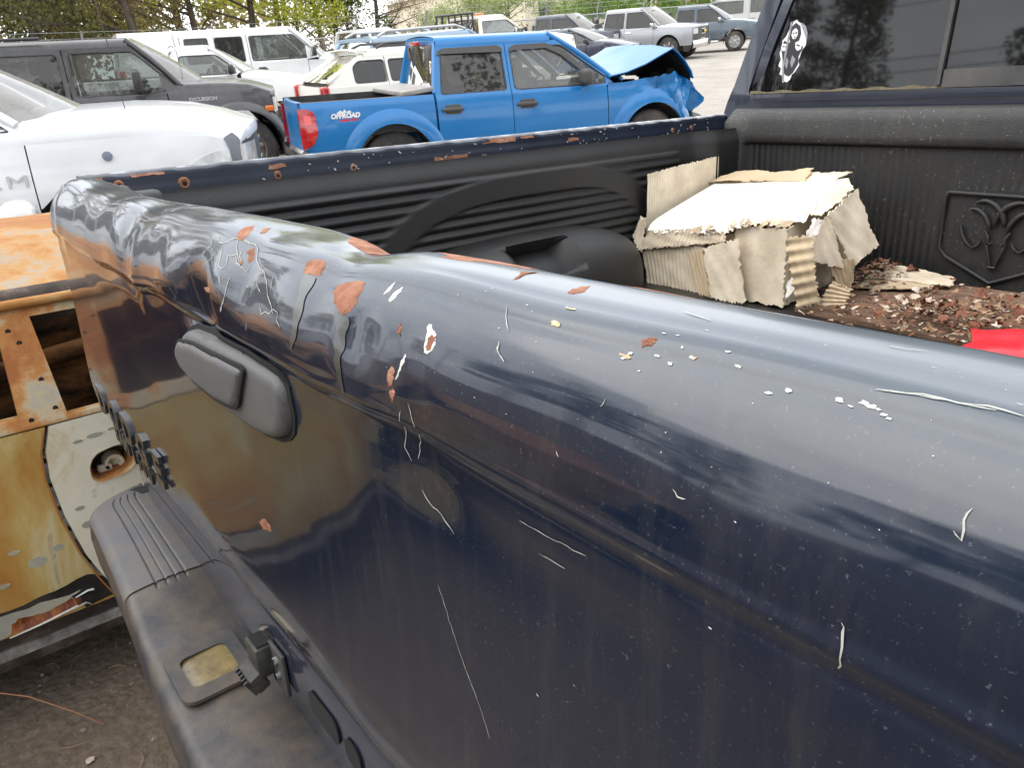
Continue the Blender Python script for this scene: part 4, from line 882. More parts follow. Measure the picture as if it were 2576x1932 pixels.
def sheet(name, quad, m, par, waves=0, amp=.0022, nu=40, nv=16, rag=.004, curl=None, th=.003, along='u', crush=.0015, seed=0):
    """cardboard piece: corners a,b,c,d (u from a to b, v from a to d); waves = exposed flutes across u"""
    rr = random.Random(seed); a, b, c, d = [Vector(p) for p in quad]; nrm = (b-a).cross(d-a).normalized()
    ju = [rr.uniform(-rag, rag) for _ in range(nu+1)]; jt = [rr.uniform(-rag, rag) for _ in range(nu+1)]; jl = [rr.uniform(-rag, rag) for _ in range(nv+1)]; jr = [rr.uniform(-rag, rag) for _ in range(nv+1)]
    ph = rr.uniform(0, 6); P = []
    for i in range(nu+1):
        u = i/nu; row = []
        for j in range(nv+1):
            v = j/nv; p = a.lerp(b, u).lerp(d.lerp(c, u), v)
            if j == 0: p = p+(d-a).normalized()*ju[i]
            if j == nv: p = p+(d-a).normalized()*jt[i]
            if i == 0: p = p+(b-a).normalized()*jl[j]
            if i == nu: p = p+(b-a).normalized()*jr[j]
            o = amp*math.sin((u if along == 'u' else v)*waves*2*math.pi) if waves else 0
            o += crush*(math.sin(u*7+ph)*math.sin(v*5+ph*2)+.6*math.sin(u*17+v*11+ph))
            if curl: o += curl(u, v)
            row.append(p+nrm*o)
        P.append(row)
    return thick(P, th).build(name, m, par, 50)
cb = empty('cardboard_box', Matrix.Translation((-.48, 1.62, .935)), 'torn, rain-stained cardboard box with white lid, standing in the truck bed', 'box')
cbi = Matrix.Translation((-.48, 1.62, .935)).inverted()
def cbs(name, quad, m, **k):
    o = sheet(name, quad, m, None, **k); o.data.transform(cbi); o.parent = cb; return o
# the hollow carton itself behind the torn skin
core = MB().box((-.49, 1.655, 1.02), (.40, .37, .17)); o = core.build('inner_carton', CARD, None); o.data.transform(cbi); o.parent = cb
cbs('side_panel', [(-.245, 1.46, .935), (-.30, 1.84, .935), (-.31, 1.84, 1.20), (-.25, 1.46, 1.13)], CARDP, seed=21)
cbs('side_panel', [(-.715, 1.84, .935), (-.70, 1.46, .935), (-.70, 1.46, 1.09), (-.735, 1.82, 1.17)], CARDP, seed=22)
cbs('front_panel', [(-.70, 1.452, .93), (-.485, 1.452, .93), (-.50, 1.452, 1.068), (-.722, 1.452, 1.022)], CARDP, waves=16, amp=.0023, nu=128, seed=1)
cbs('front_panel', [(-.40, 1.458, .932), (-.238, 1.452, .94), (-.244, 1.452, 1.137), (-.40, 1.458, 1.125)], CARDP, seed=2, crush=.0013, nu=30, nv=30)
cbs('torn_band', [(-.722, 1.435, 1.03), (-.42, 1.44, 1.088), (-.43, 1.452, 1.122), (-.692, 1.448, 1.087)], CARDP, waves=22, amp=.0022, nu=150, seed=3, rag=.005)
cbs('hanging_flap', [(-.490, 1.432, .933), (-.445, 1.424, .935), (-.482, 1.428, 1.062), (-.541, 1.44, 1.045)], CARD, waves=4, seed=4)
cbs('hanging_flap', [(-.442, 1.422, .932), (-.335, 1.428, .934), (-.372, 1.432, 1.10), (-.480, 1.43, 1.066)], CARDP, waves=0, seed=5, crush=.001)
cbs('torn_ear', [(-.712, 1.44, 1.022), (-.765, 1.44, 1.058), (-.76, 1.47, 1.115), (-.705, 1.448, 1.12)], CARDP, waves=5, nu=40, seed=6, curl=lambda u, v: .02*u*u)
# lid, ragged along the front
rr = random.Random(5); P = []
for i in range(61):
    u = i/60; row = []
    f = Vector((lerp(-.703, -.225, u), interp(u, [0, .45, .5, .62, .7, 1], [1.448, 1.445, 1.445, 1.455, 1.47, 1.50]), interp(u, [0, .1, .5, .6, .7, 1], [1.094, 1.096, 1.118, 1.133, 1.146, 1.158])))
    b_ = Vector((lerp(-.735, -.312, u), lerp(1.815, 1.845, u), lerp(1.178, 1.206, u)))
    for j in range(25):
        v = j/24; p = f.lerp(b_, v)
        if j == 0: p = p+Vector((rr.uniform(-.003, .003), rr.uniform(-.006, .006), -.006+rr.uniform(-.005, .003)))
        p.z += .010*math.sin(v*math.pi)*math.sin(u*math.pi)+.0015*math.sin(u*9+v*4)+.012*math.exp(-((v)/.06)**2)*-1+.009
        row.append(p)
    P.append(row)
o = thick(P, .004).build('lid', CARDW, None, 60); o.data.transform(cbi); o.parent = cb
# shreds along the torn front edge
for k in range(26):
    u = random.uniform(.35, .98); x = lerp(-.703, -.235, u); z = interp(u, [0, .5, .62, .7, 1], [1.09, 1.115, 1.128, 1.143, 1.15]); y = interp(u, [0, .6, 1], [1.44, 1.446, 1.462]); s_ = random.uniform(.008, .022); a = random.uniform(-.5, .5)
    sheetq = [(x-s_, y-.004, z-random.uniform(.004, .016)), (x+s_, y-.006, z-random.uniform(.002, .014)), (x+s_*.8, y+.006, z+random.uniform(.004, .012)), (x-s_*.7, y+.006, z+random.uniform(.002, .01))]
    cbs('torn_shred', sheetq, random.choice([CARDW, CARDP, CARD]), nu=6, nv=4, rag=.003, seed=100+k, th=.0012, curl=lambda u, v: .006*math.sin(u*3+k))
# kraft flaps lying along the back edge of the lid
cbs('lid_flap', [(-.758, 1.79, 1.188), (-.47, 1.80, 1.197), (-.49, 1.86, 1.222), (-.70, 1.86, 1.214)], CARD, waves=0, seed=7, nu=30, curl=lambda u, v: .006*math.sin(u*5))
cbs('lid_flap', [(-.60, 1.79, 1.20), (-.42, 1.80, 1.206), (-.435, 1.86, 1.236), (-.62, 1.86, 1.212)], CARD, seed=8, nu=20)
cbs('lid_flap', [(-.505, 1.775, 1.194), (-.355, 1.785, 1.20), (-.318, 1.87, 1.231), (-.50, 1.86, 1.22)], CARDP, seed=9, nu=24)
cbs('lid_edge', [(-.50, 1.772, 1.188), (-.36, 1.782, 1.194), (-.36, 1.784, 1.199), (-.50, 1.774, 1.194)], CARD, seed=10, nu=24, nv=3, rag=.001)
# the right-hand flaps, folded out and hanging
cbs('draped_flap', [(-.195, 1.52, 1.166), (-.26, 1.78, 1.197), (-.316, 1.85, 1.215), (-.245, 1.52, 1.17)], CARDP, seed=11, nu=20)
cbs('draped_flap', [(-.150, 1.61, 1.028), (-.163, 1.76, 1.058), (-.255, 1.79, 1.195), (-.190, 1.54, 1.168)], CARDP, seed=12, nu=26, nv=22, crush=.004)
cbs('draped_flap', [(-.213, 1.485, 1.066), (-.150, 1.575, 1.026), (-.188, 1.545, 1.166), (-.200, 1.53, 1.150)], CARDP, seed=13, nu=26, nv=20, crush=.002)
cbs('draped_flap', [(-.146, 1.585, .94), (-.140, 1.60, .99), (-.138, 1.60, 1.05), (-.188, 1.545, 1.06)], CARD, seed=14, waves=5, nu=30)
cbs('scalloped_flap', [(-.188, 1.44, .945), (-.138, 1.452, .966), (-.175, 1.46, 1.13), (-.243, 1.455, 1.115)], CARD, seed=15, waves=0, nu=24, nv=48, curl=lambda u, v: .005*math.sin(v*40)*(.3+.7*(1-u))+.016*math.sin(v*3.0))
cbs('scalloped_flap', [(-.15, 1.462, .955), (-.085, 1.475, .967), (-.082, 1.49, 1.003), (-.128, 1.48, 1.016)], CARD, seed=16, waves=5, nu=30, along='v', nv=30)
cbs('paper_scrap', [(-.205, 1.47, 1.115), (-.185, 1.478, 1.10), (-.178, 1.49, 1.16), (-.196, 1.485, 1.165)], CARDW, seed=17, nu=8, nv=8)
cbs('paper_scrap', [(-.232, 1.452, .962), (-.208, 1.45, .99), (-.205, 1.458, 1.045), (-.236, 1.456, 1.0)], CARDW, seed=18, nu=8, nv=8)
# loose fluted sheet leaning between the box and the bed side
s_ = sheet('cardboard_sheet', [(-.742, 1.50, .946), (-.745, 1.845, .946), (-.752, 1.842, 1.262), (-.757, 1.49, 1.240)], CARDP, None, waves=30, amp=.0018, nu=180, nv=14, rag=.003, seed=30, curl=lambda u, v: .02*(1-u)**2*v*v)
tag(s_, 'fluted cardboard sheet stuck upright between torn box and black bed side', 'cardboard')
# plywood, flattened card
PLY = ramp_mat('weathered_plywood', [(.3, (.10,.055,.035)), (.5, (.19,.115,.075)), (.7, (.27,.18,.125))], scale=6, rough=.9, bump=.4, bscale=70, stretch=(1.2, 7, 1))
tag(thick([[(x, y, .944+.004*math.sin(x*4+y*3)) for y in np.linspace(1.46, 1.93, 8)] for x in np.linspace(-.21, .72, 16)], .012).build('plywood_board', PLY, None), 'brown weathered plywood board lying under the leaf litter in the bed', 'board')
tag(sheet('cardboard_strip', [(-.21, 1.80, .957), (.0, 1.85, .957), (-.03, 1.93, .962), (-.225, 1.93, .974)], CARDP, None, seed=41, nu=20), 'pale flattened cardboard strip lying against the ribbed bulkhead', 'cardboard')
tag(sheet('cardboard_strip', [(-.19, 1.70, .952), (-.03, 1.80, .953), (-.06, 1.86, .955), (-.20, 1.79, .955)], CARD, None, seed=42, nu=20), 'brown cardboard strip lying flat on the plywood board', 'cardboard')
# dead leaves: the big ones one by one, the crumbled rest as litter
def leaf_mesh(name, seed):
    rr = random.Random(seed); n = 9; vv = []; ff = []
    ks = [0, .35, .62, .9, 1, .78, .5, .2, 0]
    lob = rr.choice([0, 1])
    for i in range(n):
        t = i/(n-1); w = .5*math.sin(math.pi*t**.8)*(1+.45*lob*math.cos(i*2.6)); cz = rr.uniform(.05, .22)*math.sin(math.pi*t)+rr.uniform(-.05, .06)
        vv += [(-w, t-.5, cz+rr.uniform(.0, .28)*w*2), (0, t-.5, cz), (w, t-.5, cz+rr.uniform(0, .28)*w*2)]
    for i in range(n-1):
        for j in (0, 1): ff.append((i*3+j, i*3+j+1, i*3+j+4, i*3+j+3))
    me = bpy.data.meshes.new(name); me.from_pydata(vv, [], ff); me.update(); finish(me, 60); return me
LM = [ramp_mat('dead_leaf_%s' % n, [(.35, c1), (.65, c2)], scale=5, rough=.75, bump=.3, bscale=14) for n, c1, c2 in [('brown', (.10,.045,.025), (.22,.11,.06)), ('pale', (.36,.27,.19), (.55,.45,.36)), ('tan', (.22,.13,.07), (.38,.25,.15)), ('russet', (.13,.04,.02), (.24,.09,.05)), ('silver', (.42,.36,.30), (.62,.56,.48))]]
LEAF = []
for s_ in range(10):
    me = leaf_mesh('leaf', s_); me.materials.append(LM[s_ % 5]); LEAF.append(me)
def bed_z(x, y):
    return .950+.03*math.exp(-((x-.12)/.14)**2-((y-1.5)/.10)**2)+.03*math.exp(-((x+.19)/.05)**2-((y-1.83)/.09)**2)+.018*math.exp(-((x-.3)/.2)**2-((y-1.62)/.12)**2)
def bed_spot():
    while True:
        k = random.random()
        if k < .5: x, y = random.gauss(.14, .14), random.gauss(1.50, .07)
        elif k < .65: x, y = random.gauss(-.19, .035), random.gauss(1.80, .07)
        elif k < .85: x, y = random.uniform(-.05, .6), random.gauss(1.72, .10)
        else: x, y = random.uniform(-.05, .7), random.uniform(1.1, 1.93)
        if -.26 < x < .74 and 1.0 < y < 1.935: return x, y
for k in range(170):
    x, y = bed_spot(); s_ = random.uniform(.012, .030)
    o = bpy.data.objects.new('dead_leaf', random.choices(LEAF, [3, 1.2, 2.4, 2, .7]*2)[0]); COL.objects.link(o)
    o.matrix_world = Matrix.Translation((x, y, bed_z(x, y)+random.uniform(.004, .022))) @ Matrix.Rotation(random.uniform(0, 6.28), 4, 'Z') @ Matrix.Rotation(random.uniform(-.7, .7), 4, 'X') @ Matrix.Rotation(random.uniform(-.6, .6), 4, 'Y') @ Matrix.Diagonal((s_, s_*random.uniform(1, 1.5), s_*random.uniform(.8, 1.6), 1))
    tag(o, 'dry curled dead leaf lying in the litter on the truck bed floor', 'leaf', 'dead leaves on the truck bed floor')
for mi in range(5):
    mb = MB()
    for k in range((620, 200, 520, 420, 120)[mi]):
        x, y = bed_spot(); s_ = random.uniform(.003, .012); M_ = Matrix.Translation((x, y, bed_z(x, y)+random.uniform(-.004, .012))) @ Matrix.Rotation(random.uniform(0, 6.28), 4, 'Z') @ Matrix.Rotation(random.uniform(-.6, .6), 4, 'X') @ Matrix.Diagonal((s_, s_*random.uniform(.7, 1.5), s_, 1))
        mb.add([M_ @ Vector(p) for p in ((-.6, -.5, .2), (.1, -.6, 0), (.7, -.1, .25), (.3, .6, 0), (-.5, .4, .1))], [(0, 1, 2, 3, 4)])
    tag(mb.build('leaf_litter', LM[mi], None, 60), 'crumbled dead leaf litter strewn over the truck bed floor', 'leaf litter', kind='stuff')
# red plastic sheet crumpled by the tailgate
REDP = mat('red_plastic', (.62,.018,.03), .35, var=.1, scale=6, coat=.2)
P = []
for i in range(36):
    u = i/35; row = []
    for j in range(26):
        v = j/25; x = lerp(.235, .62, u)+.03*math.sin(v*4); y = lerp(1.20, 1.44, v)+.03*math.sin(u*6)
        z = .965+.05*math.sin(u*3.1+.3)*math.sin(v*2.8+.3)+.014*abs(math.sin(u*7+v*5))+.010*math.sin(u*15-v*9)*u
        row.append((x, y, z))
    P.append(row)
tag(thick(P, .002).build('red_plastic_sheet', REDP, None, 70), 'crumpled glossy red plastic sheet lying behind the tailgate', 'plastic sheet')
# ---------------------------------------------------------------- the burnt-out car beside the truck (nose towards -Y)
BOCH = ramp_mat('burnt_ochre', [(.28, (.32,.12,.02)), (.40, (.38,.20,.04)), (.50, (.44,.31,.10)), (.58, (.50,.42,.24)), (.66, (.20,.15,.08)), (.71, (.42,.30,.10))], scale=3.4, rough=.6, bump=.25, bscale=60, distort=.8, stretch=(1, 1, .6), spec=.5)
BIVO = ramp_mat('scorched_ivory', [(.30, (.50,.38,.20)), (.42, (.62,.57,.44)), (.60, (.66,.62,.50)), (.66, (.22,.21,.17)), (.69, (.60,.55,.42)), (.78, (.45,.26,.09))], scale=5, rough=.55, bump=.2, bscale=70, distort=.5)
BORG = ramp_mat('burnt_orange_rust', [(.28, (.15,.05,.015)), (.40, (.27,.095,.02)), (.50, (.32,.135,.03)), (.56, (.36,.20,.07)), (.62, (.28,.24,.19)), (.66, (.32,.14,.04)), (.76, (.07,.05,.035))], scale=2.6, rough=.75, bump=.3, bscale=60, distort=.3, nrough=.72)
BPIL = ramp_mat('pillar_rust', [(.36, (.30,.10,.025)), (.46, (.40,.18,.05)), (.53, (.42,.33,.20)), (.60, (.34,.31,.25)), (.68, (.42,.28,.12))], scale=7, rough=.7, bump=.35, bscale=90)
BDRK = ramp_mat('dark_rust', [(.35, (.015,.012,.01)), (.5, (.05,.035,.025)), (.62, (.13,.10,.08)), (.75, (.20,.08,.03))], scale=7, rough=.85, bump=.6, bscale=70)
SOOT = ramp_mat('soot', [(.4, (.008,.007,.006)), (.7, (.05,.04,.03))], scale=9, rough=.9, bump=.6, bscale=80)
BRED = ramp_mat('scorched_amber', [(.35, (.05,.01,.005)), (.5, (.20,.045,.01)), (.65, (.34,.11,.02))], scale=14, rough=.3, bump=.1, bscale=90, stretch=(1, 4, .5), coat=.5)
PEEL = mat('peeled_grey_paint', (.30,.30,.25), .5, var=.3, scale=8, dirt=(.45,.38,.2), dirt_amt=.5)
burnt = empty('burnt_car', Matrix.Translation((-2.05, -.9, G(-2.05, -.9))), 'burnt-out car shell, rusted orange and ivory, windows gone, beside bumper', 'wrecked car')
Bi = burnt.matrix_world.inverted()
BX = -1.20
def bx(z): return BX-(.09*((.5-z)/.4)**2 if z < .5 else 0)-(.34*(z-.8) if z > .8 else 0)
def bfn(sg, off=0): return (lambda y, z, d: tuple(Bi @ Vector(((bx(z)+off-d-.012*math.sin((y+.4)*2.4)*0) if sg > 0 else (-4.1-bx(z)-off+d), y, z))))
def bplate(name, P, H, m, th=.015, off=0, both=True, par=None, uc=None, vc=None):
    o = None
    for sg in ((1, -1) if both else (1,)):
        q = plate(name, P, H, bfn(sg, off), m, par or burnt, th, uc if uc is not None else np.arange(-2.9, 1.3, .12), vc if vc is not None else [.2,.3,.38,.46,.54,.62,.7,.8,.9,1.0], flip=sg < 0, angle=40)
        o = o or q
    return o
seam = [(-.060,.262), (-.085,.33), (-.115,.43), (-.135,.55), (-.142,.66), (-.135,.73), (-.114,.792)]
ell = lambda cy, cz, a, b, n=18: [(cy+a*math.cos(2*math.pi*i/n), cz+b*math.sin(2*math.pi*i/n)) for i in range(n)]
archp = [(.62+.345*math.cos(R(t)), .36+.345*math.sin(R(t))) for t in np.linspace(196, -16, 17)]
fuel = roundp([(-.052,.628), (-.038,.613), (.03,.618), (.06,.64), (.062,.69), (.02,.70), (-.03,.69), (-.05,.665)], .015)
qp = bplate('quarter_panel', [(s_[0]+.004, s_[1]) for s_ in seam[:1]]+archp+[(1.16, .30), (1.22, .55), (1.17, .78), (.6, .80)]+[(y+.004, z) for y, z in seam[::-1][:-1]], [fuel], BIVO)
# filler recess behind the hole
rc = []
for k in range(4):
    rc.append([bfn(1)(y*(1-.06*k)+.0, .655+(z-.655)*(1-.06*k), [-.004, .0, .03, .075][k]) for y, z in fuel+fuel[:1]])
MB().grid(rc).build('filler_recess', BPIL, qp, 60)
plate('filler_back', ell(0, .655, .07, .05), [], lambda y, z, d: bfn(1)(y, z, .075+d), SOOT, qp, .004)
MB().lathe([(0, .001), (0, .014), (.02, .016), (.02, .024), (-.02, .026)], 12, 'x', Bi @ Vector((bx(.64)-.06, .012, .635))).box(Bi @ Vector((bx(.64)-.05, -.012, .628)), (.02, .035, .02), bevel=.005).build('filler_neck', BIVO, qp)
dr = bplate('door', [(y-.004, z) for y, z in seam[::-1]][::1]+[(-.95, .262), (-.96, .797)][::1], [], BOCH) if False else bplate('door', [(-.96, .262)]+[(y-.004, z) for y, z in seam]+[(-.96, .797)], [], BOCH)
bplate('door', [(-1.95, .262), (-.968, .262), (-.968, .797), (-1.93, .78)], [], BOCH)
bplate('fender', [(-1.958, .262), (-1.958, .78), (-2.5, .76), (-3.0, .70), (-3.05, .40)]+[(-2.42+.345*math.cos(R(t)), .36+.345*math.sin(R(t))) for t in np.linspace(196, -16, 15)], [], BOCH)
bplate('rocker_panel', [(-2.05, .135), (.26, .135), (.25, .258), (-2.04, .258)], [], BDRK, .05, -.012)
fr = bplate('window_frame', [(-1.75, .797), (.80, .797), (.50, 1.085), (-1.15, 1.085)], [[(-.87, .835), (-.163, .825), (-.152, 1.03), (-.83, 1.045)], [(-1.60, .83), (-.93, .83), (-.91, 1.045), (-1.15, 1.045)], [(-.064, .80+.008), (.66, .82), (.44, 1.045), (-.079, 1.045)]], BPIL, .03, uc=np.arange(-1.7, .8, .2))
for y, z in ((-.13, 1.02), (-.115, .99), (-.095, .90), (-.085, .83), (-.14, .815)): MB().lathe([(0, .0005), (0, .006), (-.004, .007)], 8, 'x', Vector(bfn(1)(y, z, -.001))).build('bolt_hole', SOOT, fr)
# roof over both sides, with the rolled gutter
rows = []
for i in range(41):
    y = lerp(-1.18, .56, i/40); row = []
    for t in np.linspace(-1, 1, 45):
        zz = 1.075+.095*(1-abs(t)**2.6)+.012*math.cos(t*1.57)-.05*max(0, (y-.2)/.36)**2-.05*max(0, (-.8-y)/.38)**2
        zz += .006*math.sin(y*9+t*5)*(1-t*t)+.010*math.exp(-((y+.1)/.12)**2-((t-.75)/.1)**2)*-1
        row.append(Bi @ Vector((-2.05+.758*t, y, zz)))
    rows.append(row)
MB().grid(rows).build('roof', BORG, burnt, 60)
for sg in (1, -1):
    MB().tube([Bi @ Vector((-2.05+sg*.764, y, 1.078)) for y in np.linspace(-1.17, .53, 12)], .012, 8).build('roof_gutter', BORG, burnt, 60)
    MB().tube([Bi @ Vector((-2.05+sg*.70, y, 1.06)) for y in np.linspace(-1.17, .53, 12)], .045, 8).build('roof_rail', BDRK, burnt, 60)
for y in (-.9, -.25, .15, .5): MB().tube([Bi @ Vector((-2.05+.74*t, y, 1.045+.085*(1-abs(t)**2.6)) ) for t in np.linspace(-1, 1, 17)], .03, 8).build('roof_bow', BDRK, burnt, 60)
# deck, hood, floor, firewall, seat frames
MB().grid([[Bi @ Vector((-2.05+.83*t, y, z+.03*(1-t*t))) for t in np.linspace(-1, 1, 15)] for y, z in ((.80, .80), (.95, .81), (1.1, .80), (1.2, .74), (1.22, .5), (1.18, .3))]).build('rear_deck', BIVO, burnt, 50)
MB().grid([[Bi @ Vector((-2.05+.83*t, y, z+.035*(1-t*t))) for t in np.linspace(-1, 1, 15)] for y, z in ((-1.76, .80), (-2.2, .79), (-2.7, .75), (-3.0, .69), (-3.08, .6), (-3.05, .35))]).build('hood', BORG, burnt, 50)
ASH = ramp_mat('ash_floor', [(.3, (.05,.045,.04)), (.5, (.17,.155,.14)), (.65, (.27,.25,.23)), (.8, (.12,.10,.085))], scale=16, rough=.95, bump=.9, bscale=60)
MB().box(Bi @ Vector((-2.05, -.9, .20)), (1.6, 4.0, .03)).build('floor_pan', ASH, burnt)
IRU = ramp_mat('inner_rust', [(.34, (.02,.014,.01)), (.46, (.09,.045,.02)), (.56, (.22,.09,.03)), (.68, (.30,.15,.06))], scale=6, rough=.9, bump=.7, bscale=50, stretch=(1, 1, 2.5))
rows = []
for z in np.linspace(.22, .80, 14): rows.append([Bi @ Vector((-2.80+.03*math.sin(z*20)+.02*math.sin(y*7), y, z)) for y in np.linspace(-1.7, .9, 30)])
MB().grid(rows).build('inner_door_skin', IRU, burnt, 60)
MB().tube([Bi @ Vector((-2.72, y, .55+.03*math.sin(y*4))) for y in np.linspace(-1.5, .8, 14)], .04, 8).build('inner_brace', IRU, burnt, 60)
MB().box(Bi @ Vector((-1.33, .33, .93)), (.02, .55, .16), bevel=.01).build('quarter_inner_panel', IRU, burnt) if False else None
for k in range(8): MB().tube([Bi @ Vector((-1.5-.12*k, -.9+.05*k, .25)), Bi @ Vector((-1.6-.1*k, -.6+.1*k, .33+.02*(k % 3))), Bi @ Vector((-1.45-.13*k, -.2+.07*k, .25))], .008, 5).build('charred_wire', SOOT, burnt)
for x in (-1.62, -2.48):
    for y in (-1.15, -.42):
        f_ = MB()
        for dx in (-.2, .2): f_.tube([Bi @ Vector((x+dx, y-.45, .32)), Bi @ Vector((x+dx, y, .34)), Bi @ Vector((x+dx*.9, y+.16, .62)), Bi @ Vector((x+dx*.6, y+.24, .92))], .014, 6)
        for k in range(6): f_.tube([Bi @ Vector((x-.19, y+.03*k+.02, .42+.09*k)), Bi @ Vector((x+.19, y+.03*k+.02, .42+.09*k))], .006, 5)
        for k in range(5): f_.tube([Bi @ Vector((x-.2, y-.40+.09*k, .33)), Bi @ Vector((x+.2, y-.40+.09*k, .33))], .007, 5)
        f_.build('seat_frame', SOOT, burnt, 60)
for k in range(22):
    x, y = random.uniform(-2.7, -1.4), random.uniform(-1.2, .5); MB().box(Bi @ Vector((x, y, .235)), (random.uniform(.04, .2), random.uniform(.03, .16), random.uniform(.02, .06)), Matrix.Rotation(random.uniform(0, 3), 3, 'Z'), .006).build('charred_debris', random.choice([SOOT, BDRK, BPIL]), burnt)
for yc in (.62, -2.42):
    for sg in (1, -1):
        c = Vector((-2.05+sg*.78, yc, .30)); cc = Bi @ c
        MB().lathe([(sg*.02, .02), (sg*.03, .08), (sg*.0, .10), (sg*.0, .17), (sg*.045, .18), (sg*.05, .20), (sg*-.13, .20), (sg*-.13, .17)], 24, 'x', cc).build('bare_wheel', BDRK, burnt)
        MB().grid([[Bi @ Vector((-2.05+sg*(.83-.2*i), yc+.35*math.cos(R(t)), .36+.35*math.sin(R(t)))) for i in range(3)] for t in np.linspace(-10, 190, 20)]).build('wheel_arch_liner', SOOT, burnt)
# burnt lower edge of the door: sooty band, amber scorch, curling paint
def bpatch(name, P, m, off, jag=.004, sub=3):
    Q = []
    for i in range(len(P)):
        a, b = P[i], P[(i+1) % len(P)]
        for j in range(sub): Q.append((lerp(a[0], b[0], j/sub)+random.uniform(-jag, jag), lerp(a[1], b[1], j/sub)+random.uniform(-jag, jag)))
    return plate(name, Q, [], bfn(1, off), m, dr, .0015, np.arange(-1, .3, .05), np.arange(.2, .8, .04))
bpatch('soot_band', [(-.50,.36), (-.30,.345), (-.20,.352), (-.12,.37), (-.085,.345), (-.075,.29), (-.10,.272), (-.16,.30), (-.22,.325), (-.30,.332), (-.50,.34)], SOOT, .0012)
bpatch('peeled_paint', [(-.55,.338), (-.30,.335), (-.20,.33), (-.12,.325), (-.13,.30), (-.22,.285), (-.29,.285), (-.33,.268), (-.55,.272)], PEEL, .0016)
bpatch('scorch_patch', [(-.318,.268), (-.305,.30), (-.285,.312), (-.25,.300), (-.21,.303), (-.17,.312), (-.145,.302), (-.15,.28), (-.20,.268), (-.26,.264)], BRED, .0024)
bpatch('soot_patch', [(-.165,.318), (-.12,.345), (-.08,.32), (-.07,.275), (-.14,.266)], SOOT, .002)
for q in ([(-.32,.262), (-.25,.270), (-.16,.285), (-.155,.278)], [(-.16,.312), (-.13,.322), (-.115,.320), (-.14,.308)], [(-.19,.275), (-.14,.285), (-.13,.275), (-.185,.266)]):
    a = [Vector(bfn(1, .003)(y, z, 0)) for y, z in q]; MB().grid([[a[0], a[1], a[2]], [a[0]+Vector((.012, 0, .004)), a[1]+Vector((.02, 0, .006)), a[2]+Vector((.014, 0, .002))]]).build('paint_curl', CARDW, dr, 60)
for cy, cz, a, b in ((-.215,.455,.022,.014), (-.255,.50,.012,.006), (-.165,.475,.012,.01), (-.30,.42,.02,.006), (-.178,.455,.005,.007), (-.35,.47,.02,.01), (-.42,.44,.03,.008)):
    bpatch('burn_spot', ell(cy, cz, a, b, 9), PEEL, .001, .0015, 1)
for cy, cz, a, b in ((-.085,.51,.018,.010), (-.05,.53,.012,.02), (-.095,.56,.012,.006), (-.045,.46,.022,.016), (-.06,.40,.018,.02), (-.02,.74,.02,.006), (.02,.745,.01,.004), (-.06,.735,.012,.004)):
    plate('burn_spot', ell(cy, cz, a, b, 9), [], bfn(1, .001), PEEL, qp, .001)
plate('seam_rust', [(y-.009, z) for y, z in seam]+[(y-.0045, z) for y, z in seam[::-1]], [], bfn(1, .0025), BORG, dr, .001, [], np.arange(.28, .8, .02))
# ---------------------------------------------------------------- the other vehicles in the yard
def place(cx, cy, L_, W_, heading=0, wy=None):
    m = ground_matrix(cx, cy, W_*.9, wy or L_*.31, heading)
    return m @ Matrix.Translation((0, -L_/2, 0))
def near_place(px, py, L_, W_, hd, ly):
    """the point (W_, ly) of the car's right side stands at px,py"""
    fy = Vector((-math.sin(hd), math.cos(hd))); fx = Vector((math.cos(hd), math.sin(hd))); c = Vector((px, py))-fy*(ly-L_/2)-fx*W_
    return place(c.x, c.y, L_, W_, hd)
WHT = paint('white_paint', (.78,.78,.76), amt=.12); SIL = paint('silver_paint', (.66,.67,.68), amt=.06, metal=.1, rough=.35)
BLKP = paint('dull_black_paint', (.035,.033,.034), amt=.5, dust=(.16,.14,.13), coat=.5, rough=.4)
BLUE = paint('bright_blue_paint', (.0003,.148,.40), amt=.015, coat=.45, rough=.32); BLUL = paint('creased_blue_paint', (.06,.30,.78), amt=.1, rough=.4)
CRM = paint('cream_paint', (.72,.69,.60), amt=.2); LBL = paint('pale_blue_paint', (.22,.32,.42), amt=.25, rough=.35)
NVY2 = paint('dark_blue_paint', (.022,.032,.062), amt=.25); GRY = paint('grey_paint', (.30,.31,.33), amt=.15, metal=.3); SLT = paint('slate_paint', (.055,.085,.11), amt=.2); GRY2 = paint('light_grey_paint', (.42,.42,.40), amt=.15)
def base(kind, L, W, wr, wb, wf, sill, belt, roof, cowl, atop, ctop, cbot, hood, paintm, secs, rail=None, rr=.09, hr=.06, gl=GL, **k):
    d = dict(kind=kind, L=L, W=W, wr=wr, wb=wb, wf=wf, sill=sill, belt=belt, roof=roof, apil0=cowl, apil1=atop, cpil1=ctop, cpil0=cbot, hood=hood, paint=paintm, secs=secs, rail=rail, rr=rr, hr=hr, gl=gl); d.update(k); return d
def full(name, mtx, label, cat, sp, rows=(1.9, 2.8), tailkw={}, frontkw={}, seat=SEAT, mir={}, flare=0, style=6, rm=ALU, bedm=BLK, group=None, toprear=True, lamps=True):
    c = Car(name, mtx, label, cat, sp, group); c.sections(); c.arches(flare); c.wheels(style, rm); c.interior(rows, seat); c.top(rear=toprear)
    if sp['hood'] and frontkw is not None: c.front(**frontkw)
    if sp['kind'] == 'pickup': c.bed(bedm)
    if tailkw is not None: c.tail(**tailkw)
    if mir is not None: c.mirrors(**mir)
    return c
